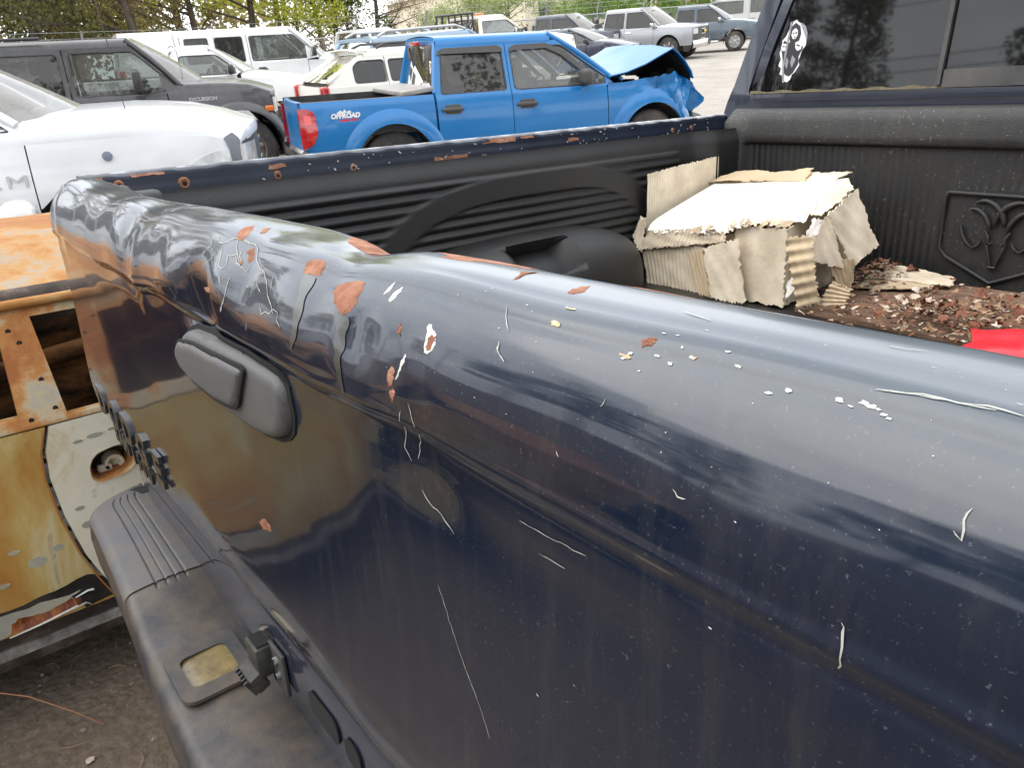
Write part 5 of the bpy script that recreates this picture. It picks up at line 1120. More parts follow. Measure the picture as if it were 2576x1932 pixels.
def pick(L, W, wr, wb, wf, cab, doors, cowl, atop, roof, belt, rail, noz, paintm, sill=.45, gl=GL, hm=None, ctop=.1, **k):
    """pickup: cab back at y=cab, doors = list of edges, last edge is where the fender starts"""
    secs = [dict(kind='bed', y0=.03, y1=cab-.012, arch=wb)]
    for i in range(len(doors)-1):
        secs.append(dict(kind='door', y0=doors[i], y1=doors[i+1], win=True, handle=(doors[i]+.17, belt-.13), hm=hm, glass=(gl if i == len(doors)-2 else k.get('rgl2', gl)), w1=(doors[i+1]+.4 if i == len(doors)-2 else doors[i+1]-.055)))
    bow = k.get('bow', .14)
    secs.append(dict(kind='fender', y0=doors[-1], y1=L-bow+.01, arch=wf))
    return base('pickup', L, W, wr, wb, wf, sill, belt, roof, cowl, atop, (cab+ctop, roof), (cab, belt-.02), [(cowl[0]-.06, cowl[1]+.005), (lerp(cowl[0], L, .5), lerp(cowl[1], noz, .35)), (L, noz)], paintm, secs, rail=rail, gl=gl, **k)
# --- bright blue crew cab with the crushed nose
L_, W_ = 5.0, .86
sp = pick(L_, W_, .365, .97, 4.17, 1.47, [1.475, 2.36, 3.56], (3.62, 1.12), (2.92, 1.60), 1.63, 1.04, 1.075, .95, BLUE, hm=GRYP, gl=GL, rgl2=GLD, tumble=.34)
sp['secs'] = sp['secs'][:-1]
mt = place(-7.11, 5.918, 5.14, W_, R(-17))
co = Car('blue_pickup', mt, 'bright blue crew cab pickup with crushed front end and buckled hood', 'pickup truck', sp)
co.sections(); co.arches(.045, BLUE, .15); co.wheels(5); co.interior((1.95, 2.85)); co.top(hoodm=False); co.bed(BLK); co.tail(bump=CHR, lamps=False)
for sd_ in (1, -1):
    # rain visors, tail lamp with its white reversing lens
    for (y0, y1, yb) in ((1.56, 2.32, 1.56), (2.40, 3.18, 2.40)):
        P = [(y0, 1.455), (y0+.02, 1.50), (y0+.08, 1.525), (min(y1, 2.9)-.05, 1.53)]+([(y1, 1.50), (y1+.0, 1.46)] if y0 < 2 else [(3.08, 1.43), (3.42, 1.14), (3.36, 1.13), (3.02, 1.40), (2.85, 1.475)])+[(y0+.06, 1.47)]
        plate('rain_visor', P, [], lambda y, z, d, sd_=sd_: (sd_*(co.hw(y, z)+.016-d), y, z), GRYP, co.root, .012, np.arange(1.5, 3.5, .2), [1.2, 1.3, 1.4, 1.48], flip=sd_ < 0)
    tl = plate('tail_light', roundp([(.0, .62), (.11, .66), (.175, .78), (.165, .98), (.10, 1.02), (.0, 1.02)], .03), [], lambda y, z, d, sd_=sd_: (sd_*(co.hw(y, z)+.012-d), y-.004, z), RED, co.root, .05, [.04, .08, .12], [.7, .8, .9], flip=sd_ < 0)
    plate('reversing_lens', roundp([(.05, .86), (.12, .87), (.12, .95), (.05, .96)], .01), [], lambda y, z, d, sd_=sd_: (sd_*(co.hw(y, z)+.015-d), y, z), mat('bright_red_lens', (.75,.03,.03), .1, coat=1), tl, .01, flip=sd_ < 0)
    # long low mirror
    x = co.hw(3.25, 1.1); MB().box((sd_*(x+.12), 3.24, 1.155), (.2, .12, .17), bevel=.05, seg=4).tube([(sd_*(x-.03), 3.33, 1.07), (sd_*(x+.06), 3.26, 1.10)], .035, 10).build('mirror', GRYP, co.root, 50)
    # decal
    if sd_ > 0:
        DM = Matrix.Translation((co.hw(.45, .9)+.002, .47, .93)) @ Matrix.Rotation(R(90), 4, 'Z') @ Matrix.Rotation(R(90), 4, 'X')
        text_mesh('decal_lettering', 'OFFROAD', .066, mat('decal_white', (.8,.8,.8), .5), co.root, DM, .002, shear=.25, bold=.004)
        text_mesh('decal_lettering', '4 WHEEL DRIVE', .027, mat('decal_red', (.65,.02,.03), .5), co.root, DM @ Matrix.Translation((.03, -.046, 0)), .002, shear=.25, bold=.002)
        P = [(-.09, .03), (-.045, .056), (-.022, .041), (.0, .064), (.022, .038), (.05, .052), (.075, .03)]
        MB().add([DM @ Vector((x_, z_, 0)) for x_, z_ in P], [tuple(range(len(P)))]).build('decal_peaks', MATS['decal_white'], co.root)
# high brake lamp, sliding rear pane frame
MB().box((0, 1.50, 1.585), (.34, .05, .045), bevel=.012).build('brake_light', RED, co.root)
for x in (-.2, .2): MB().box((x, 1.535, 1.32), (.02, .02, .46), Matrix.Rotation(R(10), 3, 'X')).build('window_divider', BLK, co.root)
MB().box((.0, 1.30, 1.11), (1.5, .36, .05), Matrix.Rotation(R(6), 3, 'X'), .012).build('folded_bed_cover', mat('faded_vinyl', (.30,.28,.26), .7, var=.2), co.root)
for y in (.35, 1.0): MB().box((-.742, y, .99), (.02, .05, .05), bevel=.005).build('tie_down', CHR, co.root)
# buckled hood: two folded planes, dark underside
def fold(P, amp, seed):
    rr = random.Random(seed); return [[(p[0]+rr.uniform(-amp, amp), p[1]+rr.uniform(-amp, amp), p[2]+rr.uniform(-amp, amp)) for p in row] for row in P]
rows = []
for y, z in ((3.62, 1.13), (3.85, 1.17), (4.10, 1.25), (4.30, 1.335), (4.45, 1.40), (4.52, 1.36), (4.62, 1.26), (4.72, 1.14), (4.74, 1.06)):
    rows.append([(x*(1-.05*(z-1.1)), y+.10*(x/.8)*(y-3.6)*.3-.03*abs(x), z+.03*(1-(x/.8)**2)+.05*(y-3.6)*(-x)*.4) for x in np.linspace(-.80, .80, 13)])
P = fold(rows, .008, 3)
thick(P, .012).build('buckled_hood', BLUE, co.root, 20)
rows2 = [[(p[0]*.94, p[1], p[2]-.03) for p in r_] for r_ in rows]
MB().grid(rows2).build('hood_underside', DARK, co.root, 30)
# crushed fenders
for sd_ in (1, -1):
    rr = random.Random(11); rows = []
    for i, y in enumerate(np.linspace(3.565, 4.86, 34)):
        row = []
        for j, t in enumerate(np.linspace(0, 1, 12)):
            zb = .46 if y < 3.74 else (.38+math.sqrt(max(0, .45**2-(min(y, 4.60)-4.17)**2))+.01 if y < 4.61 else .55)
            zt = interp(y, [3.56, 3.8, 4.2, 4.5, 4.7, 4.86], [1.06, 1.06, 1.10, 1.14, 1.0, .86]); z = lerp(zb, zt, t); k = sm(3.8, 4.5, y)
            x = co.hw(min(y, 4.2), min(z, 1.0))+k*(.05*math.sin(t*5+i*.5)+.04*math.sin(i*.95)*t+.018*math.sin(i*2.1+t*9)+rr.uniform(-.008, .008))-.10*sm(4.5, 4.9, y)
            row.append((sd_*x, y-k*.05*math.sin(t*6), z+k*rr.uniform(-.015, .015)))
        rows.append(row)
    MB().grid(rows).build('crushed_fender', BLUE, co.root, 42)
eb = MB().box((0, 4.35, .85), (1.2, .8, .3), bevel=.05)
rr = random.Random(4)
for k in range(26): eb.box((rr.uniform(-.6, .6), rr.uniform(4.0, 4.8), rr.uniform(.85, 1.12)), (rr.uniform(.05, .22), rr.uniform(.05, .2), rr.uniform(.04, .12)), Matrix.Rotation(rr.uniform(0, 3), 3, 'Z'), .01)
eb.build('engine_bay', DARK, co.root)
for k in range(9): MB().box((rr.uniform(-.7, .7), rr.uniform(4.75, 4.98), rr.uniform(.45, .85)), (rr.uniform(.1, .5), .03, rr.uniform(.04, .12)), Matrix.Rotation(rr.uniform(-.6, .6), 3, 'Y') @ Matrix.Rotation(rr.uniform(-.4, .4), 3, 'Z'), .008).build('torn_front_part', rr.choice([BLK, BLUE, CHR, BLK]), co.root)
MB().tube([(.75, 4.75, .62), (.6, 4.98, .56), (.2, 5.1, .54), (-.4, 5.06, .55), (-.75, 4.9, .6)], .05, 8).build('bent_bumper_bar', BLK, co.root)
# --- silver-white half-ton beyond the burnt car
L_, W_ = 5.8, 1.0
sp = pick(L_, W_, .40, 1.15, 4.72, 1.75, [1.76, 2.86, 4.37], (4.32, 1.22), (3.45, 1.80), 1.85, 1.17, 1.25, 1.09, SIL, sill=.5, bow=.22, taper=.10, hr=.12, wsbow=.34)
sp['hood'] = [(4.24, 1.235), (5.1, 1.245), (5.5, 1.20), (5.8, 1.09)]
sram = full('silver_pickup', near_place(-4.38, 1.70, L_, W_, R(-15), L_-.12), 'silver-white full-size pickup with raised door lettering, facing the blue truck', 'pickup truck', sp, mir=None, frontkw=dict(bump=BLUE if False else CHR))
for sd_ in (1, -1):
    x = sram.hw(4.2, .85); mo = MB().box((sd_*(x+.17), 4.27, .70), (.24, .20, .26), bevel=.08, seg=4).build('mirror', WHT, sram.root, 50)
    MB().box((sd_*(x+.16), 4.30, .60), (.2, .2, .10), bevel=.03, seg=3).tube([(sd_*(x-.02), 4.22, .62), (sd_*(x+.10), 4.25, .62)], .035, 8).build('mirror_housing', GRYP, mo, 50)
    plate('headlight', roundp([(5.18, .84), (5.52, .86), (5.52, .99), (5.46, 1.0), (5.30, .95)], .02), [], lambda y, z, d, sd_=sd_: (sd_*(sram.hw(y, z)+.006-d), y, z), LENS, sram.root, .01, [5.3, 5.4, 5.5], [.9], flip=sd_ < 0)
    plate('grille_surround', roundp([(5.535, .84), (5.585, .86), (5.60, 1.06), (5.56, 1.10), (5.50, 1.07), (5.525, .99)], .01), [], lambda y, z, d, sd_=sd_: (sd_*(sram.hw(y, z)+.008-d), y, z), mat('dull_chrome', (.25,.26,.28), .25, metal=.9), sram.root, .01, flip=sd_ < 0)
    if sd_ > 0:
        for i, ch in enumerate('RAM'):
            text_mesh('badge_letter', ch, .135, mat('badge_silver', (.5,.5,.5), .4), sram.root, Matrix.Translation((sram.hw(4.1, .90)+.006, 4.00+i*.145, .915)) @ Matrix.Rotation(R(90), 4, 'Z') @ Matrix.Rotation(R(90), 4, 'X') @ Matrix.Diagonal((1.25, .75, 1, 1)), .012, bold=0)
MB().tube([(.62, 4.95, 1.22), (.56, 4.93, 1.7), (.52, 4.91, 2.0)], .003, 5).build('antenna', BLK, sram.root)
MB().lathe([(0, .001), (.0, .03), (.012, .028), (.016, .001)], 14, 'x', (sram.hw(4.75, 1.0), 4.80, 1.02)).build('tag_disc', mat('grey_tag', (.2,.23,.3), .6), sram.root)
# --- black big SUV
L_, W_ = 5.4, .98
secs = [dict(kind='quarter', y0=.05, y1=1.45, win=True, arch=1.1), dict(kind='door', y0=1.455, y1=2.98, win=True, handle=(1.65, 1.0), glass=GLD), dict(kind='door', y0=2.985, y1=4.02, win=True, handle=(3.15, 1.0), w1=4.4), dict(kind='fender', y0=4.025, y1=L_-.15, arch=4.82)]
sp = base('wagon', L_, W_, .42, 1.1, 4.82, .5, 1.17, 1.80, (4.18, 1.25), (3.70, 1.74), (.35, 1.80), (.06, 1.12), [(4.10, 1.27), (4.7, 1.26), (5.1, 1.22), (L_, 1.12)], BLKP, secs, hr=.05, tumble=.20, wsbow=.34)
ex = full('black_suv', near_place(-9.3, 3.88, L_, W_, R(-14), L_-.15), 'dusty black full-size SUV with towing mirrors, behind the silver pickup', 'SUV', sp, rows=(1.0, 2.1, 3.0), mir=None, flare=.05, rm=mat('rusty_wheel', (.30,.27,.24), .5, metal=.6))
for sd_ in (1, -1):
    x = ex.hw(3.85, 1.28)
    mo = MB().box((sd_*(x+.24), 3.72, 1.33), (.19, .10, .26), bevel=.04, seg=3).build('mirror', BLK, ex.root, 50)
    MB().tube([(sd_*(x-.02), 3.82, 1.33), (sd_*(x+.2), 3.76, 1.33)], .022, 8).tube([(sd_*(x-.02), 3.85, 1.23), (sd_*(x+.2), 3.76, 1.23)], .022, 8).build('mirror_arm', BLK, mo)
    MB().box((sd_*(x+.15), 3.72, 1.30), (.02, .104, .07), bevel=.005).build('mirror_marker', AMB, mo)
    MB().box((sd_*(ex.hw(5.15, .95)+.01), 5.20, .92), (.03, .11, .07), bevel=.01).build('corner_lamp', AMB, ex.root)
    if sd_ > 0: text_mesh('badge_lettering', 'EXCURSION', .06, mat('badge_silver', (.5,.5,.5), .4), ex.root, Matrix.Translation((ex.hw(4.45, 1.08)+.004, 4.42, 1.085)) @ Matrix.Rotation(R(90), 4, 'Z') @ Matrix.Rotation(R(90), 4, 'X'), .008, bold=.002)
    MB().tube([(sd_*(ex.W-.2), y, 1.84) for y in np.linspace(.6, 2.8, 8)], .018, 8).build('roof_rail', BLK, ex.root)
MB().tube([(.72, 4.25, 1.25), (.70, 4.23, 1.7), (.69, 4.21, 2.0)], .003, 5).build('antenna', BLK, ex.root)
# --- small white pickup
sp = pick(5.2, .93, .38, 1.1, 4.35, 2.82, [2.83, 3.76], (3.88, 1.32), (3.40, 1.68), 1.72, 1.28, 1.30, 1.14, WHT, hr=.09)
full('white_single_cab', near_place(-11.9, 5.85, 5.2, .93, R(-12), 5.1), 'white single cab pickup with dusty hood between black SUV and white van', 'pickup truck', sp, rows=(3.1,), mir=dict(m=BLK))
# --- white vans
def van(name, cx, nose, label, W_=1.0, wins=True):
    L_ = 5.45
    secs = [dict(kind='quarter', y0=.05, y1=1.30, win=False, arch=1.05), dict(kind='quarter', y0=1.304, y1=2.02, win=wins, w0=1.40, w1=1.88, glass=GLD, name='side_panel'), dict(kind='quarter', y0=2.024, y1=2.72, win=wins, w0=2.04, w1=2.62, glass=GLD, name='side_door'), dict(kind='door', y0=2.724, y1=4.02, win=True, handle=(2.95, 1.24), w1=4.4, hm=BLK), dict(kind='fender', y0=4.024, y1=L_-.14, arch=4.48)]
    sp = base('van', L_, W_, .38, 1.05, 4.48, .5, 1.40, 2.10, (4.36, 1.44), (3.70, 2.02), (.12, 2.10), (.03, 1.3), [(4.28, 1.46), (4.9, 1.40), (L_, 1.27)], WHT, secs, hr=.08, tumble=.16, rr=.12, cw=.1)
    v = full(name, near_place(cx+W_, nose-.1, L_, W_, R(-10), L_-.14), label, 'van', sp, rows=(3.0,), mir=dict(m=BLK, big=1.35, z=1.56))
    return v
van('white_van', -18.0, 9.5, 'white full-size cargo van with three side windows, by the fence')
van('white_van', -21.2, 11.1, 'white cargo van mostly hidden behind the other white van')
# --- cream hatchback SUV behind the blue truck
L_, W_ = 4.4, .86
secs = [dict(kind='quarter', y0=.10, y1=1.02, win=True, arch=.82, w0=.52, w1=1.0, wm=.03, glass=GLD), dict(kind='door', y0=1.024, y1=1.95, win=True, handle=(1.2, .98), glass=GLD), dict(kind='door', y0=1.954, y1=2.95, win=True, handle=(2.1, .98), w1=3.3), dict(kind='fender', y0=2.954, y1=L_-.14, arch=3.5)]
sp = base('wagon', L_, W_, .34, .82, 3.5, .42, 1.09, 1.54, (3.15, 1.14), (2.35, 1.52), (.72, 1.54), (.10, 1.09), [(3.08, 1.16), (3.8, 1.12), (L_, .95)], CRM, secs, tumble=.36, cw=.16)
sb = full('cream_hatchback', place(-9.6-W_, 5.05+L_/2, L_, W_, R(-10)), 'cream hatchback with black roof rails, standing behind the blue pickup', 'car', sp, rows=(1.3, 2.3), tailkw=dict(bump=CRM, lamps=True))
for sd_ in (1, -1): MB().tube([(sd_*.58, .95, 1.57), (sd_*.58, 1.1, 1.62), (sd_*.58, 1.9, 1.63), (sd_*.58, 2.4, 1.60), (sd_*.58, 2.5, 1.56)], .02, 8).build('roof_rail', BLK, sb.root)
sb.strip('roof_spoiler', [(.80, 1.55), (.62, 1.555), (.60, 1.535), (.74, 1.525)], CRM, r=.02, crown=.02)
MB().tube([(0, .18, 1.15), (.3, .2, 1.2), (.5, .28, 1.28)], .012, 6).build('rear_wiper', BLK, sb.root)
# --- pale blue SUV with a roof rack
L_, W_ = 4.5, .90
secs = [dict(kind='quarter', y0=.08, y1=1.15, win=True, arch=.95, w0=.34, w1=1.08, glass=GLD), dict(kind='door', y0=1.154, y1=2.05, win=True, handle=(1.32, .98), glass=GLD), dict(kind='door', y0=2.054, y1=3.05, win=True, handle=(2.2, .98), w1=3.4), dict(kind='fender', y0=3.054, y1=L_-.12, arch=3.6)]
sp = base('wagon', L_, W_, .38, .95, 3.6, .5, 1.30, 1.76, (3.2, 1.32), (2.6, 1.72), (.35, 1.76), (.08, 1.25), [(3.14, 1.34), (3.8, 1.28), (L_, 1.14)], LBL, secs, tumble=.22)
xb = full('pale_blue_suv', place(-13.0-W_, 7.30+L_/2, L_, W_), 'pale blue boxy SUV with silver roof rack, behind cream hatchback', 'SUV', sp, rows=(1.5, 2.5))
for sd_ in (1, -1): MB().tube([(sd_*.66, .5, 1.78), (sd_*.66, .7, 1.86), (sd_*.66, 2.3, 1.86), (sd_*.66, 2.55, 1.78)], .026, 8).build('roof_rack', ALU, xb.root)
for y in (.75, 1.5, 2.2): MB().tube([(-.66, y, 1.855), (.66, y, 1.855)], .018, 8).build('rack_bar', ALU, xb.root)
# --- white pickup with navy bed, far
sp = pick(5.6, .98, .4, 1.1, 4.55, 2.15, [2.16, 2.62, 3.72], (4.05, 1.46), (3.35, 1.90), 1.94, 1.40, 1.44, 1.28, WHT, hr=.08, rgl2=GLD)
sp['secs'][0]['mat'] = WHT
full('white_pickup', place(-22-.98, 10.0+2.8, 5.6, .98), 'white extended cab pickup with dark bed liner, near the chain-link fence', 'pickup truck', sp, rows=(2.6, 3.2))
# --- white truck with a headache rack
sp = pick(5.8, 1.0, .4, 1.15, 4.75, 2.25, [2.26, 3.45], (3.72, 1.54), (3.10, 1.97), 2.01, 1.48, 1.48, 1.32, CRM, sill=.55, hr=.08)
rk = full('white_work_truck', place(-17-1.0, 10.85+2.9, 5.8, 1.0), 'white single cab work truck with black headache rack behind the cab', 'truck', sp, rows=(2.9,))
hr_ = MB()
for x in (-.85, -.55, -.25, .05, .35, .65, .85): hr_.tube([(x, 2.05, 1.4), (x, 2.05, 2.1)], .025, 6)
for z in (1.52, 2.1): hr_.tube([(-.87, 2.05, z), (.87, 2.05, z)], .03, 6)
hr_.tube([(.86, 1.45, 1.48), (.86, 2.04, 1.95)], .03, 6).tube([(-.86, 1.45, 1.48), (-.86, 2.04, 1.95)], .03, 6)
hr_.build('headache_rack', BLK, rk.root)
MB().box((0, 2.9, 2.07), (.3, .12, .05), bevel=.02).build('beacon_lamp', AMB, rk.root)
# --- the far row, noses turned towards the lane
def far_place(px, py, L_, W_, wf, hd):
    """front right wheel stands at px,py"""
    fy = Vector((-math.sin(hd), math.cos(hd))); fx = Vector((math.cos(hd), math.sin(hd))); c = Vector((px, py))-fy*(wf-L_/2)-fx*(W_-.1)
    return place(c.x, c.y, L_, W_, hd)
sp = pick(5.8, 1.0, .41, 1.15, 4.75, 2.0, [2.01, 2.95, 4.15], (4.35, 1.24), (3.55, 1.82), 1.87, 1.17, 1.28, 1.12, GRY, sill=.5, gl=GLD, hr=.09, rgl2=GLD)
sv = full('grey_pickup', far_place(-20, 23.9, 5.8, 1.0, 4.75, R(-72)), 'silver-grey crew cab pickup with chrome grille in the far row', 'pickup truck', sp, mir=dict(m=CHR))
MB().box((0, 5.83, .93), (.24, .03, .09), bevel=.02).build('grille_emblem', mat('gold_emblem', (.6,.42,.1), .3, metal=1), sv.root)
MB().box((.25, 3.83, 1.76), (.32, .012, .10), Matrix.Rotation(R(-48), 3, 'X')).build('windscreen_note', PAPER, sv.root)
sp = pick(5.2, .92, .38, 1.0, 4.25, 1.85, [1.86, 2.68, 3.70], (3.85, 1.20), (3.15, 1.73), 1.77, 1.14, 1.22, 1.02, SLT, sill=.5, gl=GLD, hr=.1, rgl2=GLD)
fr_ = full('slate_pickup', far_place(-20, 27.9, 5.2, .92, 4.25, R(-56)), 'dark slate-blue crew cab pickup with chrome mirror, last in the far row', 'pickup truck', sp, mir=dict(m=CHR), frontkw=dict(bump=SLT))
MB().box((.25, 3.45, 1.66), (.32, .012, .10), Matrix.Rotation(R(-45), 3, 'X')).build('windscreen_note', PAPER, fr_.root)
for sd_ in (1, -1): MB().tube([(sd_*.95, 1.7, .42), (sd_*.95, 3.6, .42)], .04, 8).build('step_bar', CHR, fr_.root)
sp = pick(5.6, .98, .4, 1.1, 4.55, 2.1, [2.11, 2.85, 3.95], (4.15, 1.28), (3.45, 1.84), 1.88, 1.22, 1.3, 1.14, NVY2, gl=GLD, hr=.08, rgl2=GLD)
nv = full('navy_pickup', far_place(-22.6, 22.4, 5.6, .98, 4.55, R(-66)), 'navy crew cab pickup with a note on its windscreen, beyond wrecked sedan', 'pickup truck', sp, mir=dict(m=BLK))
MB().box((.25, 3.80, 1.76), (.32, .012, .10), Matrix.Rotation(R(-45), 3, 'X')).build('windscreen_note', PAPER, nv.root)
# --- wrecked sedan
L_, W_ = 4.6, .90
secs = [dict(kind='quarter', y0=.10, y1=1.15, win=False, arch=.95, name='quarter_panel'), dict(kind='door', y0=1.154, y1=2.05, win=True, handle=(1.35, .85), glass=GLD), dict(kind='door', y0=2.054, y1=3.05, win=True, handle=(2.2, .85), w1=3.4)]
sp = base('sedan', L_, W_, .33, .95, 3.72, .36, .93, 1.42, (3.25, 1.0), (2.35, 1.40), (1.15, 1.42), (.55, .98), [(3.18, 1.02), (3.8, .97), (L_, .78)], NVY2, secs, tumble=.36)
sdn = full('wrecked_sedan', far_place(-19.0, 19.65, L_, W_, 3.72, R(-62)), 'dark blue sedan with smashed front corner, beside the silver-grey pickup', 'wrecked car', sp, rows=(1.5, 2.4), frontkw=None, tailkw=dict(bump=NVY2))
sdn.strip('trunk_lid', [(.56, .99), (.3, .98), (.06, .95), (.02, .85)], NVY2, r=.05)
for sd_ in (1, -1):
    rr = random.Random(8+sd_); rows = []
    for i, y in enumerate(np.linspace(3.055, 4.35, 14)):
        row = []
        for t in np.linspace(0, 1, 8):
            zb = .36 if y < 3.3 else (.35+math.sqrt(max(0, .40**2-(min(y, 4.08)-3.72)**2))+.02 if y < 4.1 else .50); zt = sdn.zhood(y)-.05; z = lerp(zb, zt, t); k = sm(3.4, 4.2, y)
            row.append((sd_*(sdn.hw(y, z)+k*rr.uniform(-.05, .05)), y, z+k*rr.uniform(-.03, .03)))
        rows.append(row)
    MB().grid(rows).build('crushed_fender', NVY2, sdn.root, 18)
    MB().box((sd_*.58, 4.36, .70), (.36, .18, .14), Matrix.Rotation(sd_*R(-18), 3, 'Z'), .04).build('headlight', LENS, sdn.root)
rr = random.Random(3)
for k in range(16): MB().box((rr.uniform(-.7, .75), rr.uniform(4.15, 4.6), rr.uniform(.35, .75)), (rr.uniform(.08, .4), rr.uniform(.03, .1), rr.uniform(.04, .14)), Matrix.Rotation(rr.uniform(-.7, .7), 3, 'Y') @ Matrix.Rotation(rr.uniform(-.6, .6), 3, 'Z'), .01).build('torn_front_part', rr.choice([BLK, BLK, NVY2, CHR, mat('tan_foam', (.5,.36,.18), .8)]), sdn.root)
# --- grey pickup cap, far corner
L_, W_ = 5.4, .98
secs = [dict(kind='quarter', y0=.05, y1=2.2, win=True, arch=1.1, w0=.35, w1=1.9, glass=GL), dict(kind='door', y0=2.204, y1=3.7, win=True, handle=(2.4, 1.0), w1=4.1), dict(kind='fender', y0=3.704, y1=L_-.14, arch=4.5)]
sp = base('wagon', L_, W_, .4, 1.1, 4.5, .5, 1.22, 1.95, (3.95, 1.25), (3.3, 1.9), (.25, 1.95), (.05, 1.2), [(3.88, 1.27), (4.6, 1.22), (L_, 1.1)], GRY2, secs, tumble=.18)
full('grey_camper_truck', place(-25.2, 37.0, L_, W_, R(-60)), 'pale grey truck with a capped bed, beyond the slate pickup', 'truck', sp, rows=(2.9,))
# --- the front of the navy truck's own cab
spn = pick(5.75, .955, .4, 1.12, 4.70, 2.06, [2.10, 2.95, 4.10], (4.3, 1.33), (3.6, 1.90), 1.95, 1.36, 1.38, 1.25, NAVY, sill=.55, gl=GLD, hr=.08, rgl2=GLD, tumble=.34)
spn['secs'] = spn['secs'][1:]
cn = Car.__new__(Car); cn.sp = spn; cn.root = ram; cn.__dict__.update(spn); cn.pm = NAVY
cn.sections(); cn.wheels(5); cn.arches(); cn.interior((2.55, 3.4)); cn.top(rear=False); cn.front(); cn.mirrors()
# ---------------------------------------------------------------- trees and hedge
BARK = ramp_mat('bark', [(.35, (.05,.038,.028)), (.6, (.12,.095,.07)), (.75, (.2,.17,.13))], scale=5, rough=.95, bump=1, bscale=22, stretch=(1, 1, .25))
def leafm(name, c1, c2, tr=.35):
    m = bpy.data.materials.new(name); m.use_nodes = True; nt = m.node_tree; nt.nodes.clear(); l = nt.links.new
    out = N(nt, 'ShaderNodeOutputMaterial'); tc = N(nt, 'ShaderNodeTexCoord'); nz = N(nt, 'ShaderNodeTexNoise', Scale=1.3, Detail=6, Roughness=.8); l(tc.outputs['Object'], nz.inputs['Vector'])
    rp = N(nt, 'ShaderNodeValToRGB'); e = rp.color_ramp.elements; e[0].position = .36; e[1].position = .66; e[0].color = (*c1, 1); e[1].color = (*c2, 1); l(nz.outputs['Fac'], rp.inputs[0])
    d = N(nt, 'ShaderNodeBsdfDiffuse'); t = N(nt, 'ShaderNodeBsdfTranslucent'); l(rp.outputs[0], d.inputs[0]); l(rp.outputs[0], t.inputs[0])
    mx = N(nt, 'ShaderNodeMixShader', Fac=tr); l(d.outputs[0], mx.inputs[1]); l(t.outputs[0], mx.inputs[2]); l(mx.outputs[0], out.inputs[0]); return m
LF = dict(olive=leafm('olive_leaves', (.16,.14,.05), (.40,.34,.13)), spring=leafm('spring_leaves', (.32,.36,.05), (.68,.68,.13), .5), green=leafm('green_leaves', (.07,.14,.03), (.24,.33,.08)), pale=leafm('pale_leaves', (.28,.34,.14), (.5,.54,.28), .45), needle=leafm('pine_needles', (.07,.08,.03), (.20,.19,.08), .3), dark=leafm('dark_leaves', (.025,.04,.018), (.07,.09,.035), .2), brown=leafm('brown_twigs', (.18,.13,.07), (.42,.32,.18), .4))
def crown_mesh(name, clumps, nleaf, size, m, seed, flat=1.0, hang=0):
    r_ = np.random.default_rng(seed); P = []
    for (c, rad) in clumps:
        k = max(20, int(nleaf*rad**2/sum(q[1]**2 for q in clumps)))
        d = r_.normal(size=(k, 3)); d /= np.linalg.norm(d, axis=1, keepdims=True); rr = rad*r_.uniform(.25, 1.05, (k, 1))**.55
        q = np.array(c)+d*rr*np.array([1, 1, flat]); q[:, 2] -= hang*r_.uniform(0, 1, k)**2; P.append(q)
    P = np.concatenate(P); n = len(P); s = size*r_.uniform(.5, 1.35, (n, 1))
    a = r_.normal(size=(n, 3)); a /= np.linalg.norm(a, axis=1, keepdims=True); b = r_.normal(size=(n, 3)); b = np.cross(a, b); b /= np.linalg.norm(b, axis=1, keepdims=True)
    V = np.stack([P-a*s*.5, P+b*s*.32+a*s*.05, P+a*s*.55, P-b*s*.32+a*s*.05], 1).reshape(-1, 3)
    me = bpy.data.meshes.new(name); me.vertices.add(4*n); me.vertices.foreach_set('co', V.ravel()); me.loops.add(4*n); me.loops.foreach_set('vertex_index', np.arange(4*n)); me.polygons.add(n); me.polygons.foreach_set('loop_start', np.arange(0, 4*n, 4)); me.polygons.foreach_set('loop_total', np.full(n, 4)); me.update(calc_edges=True); me.materials.append(m); return me
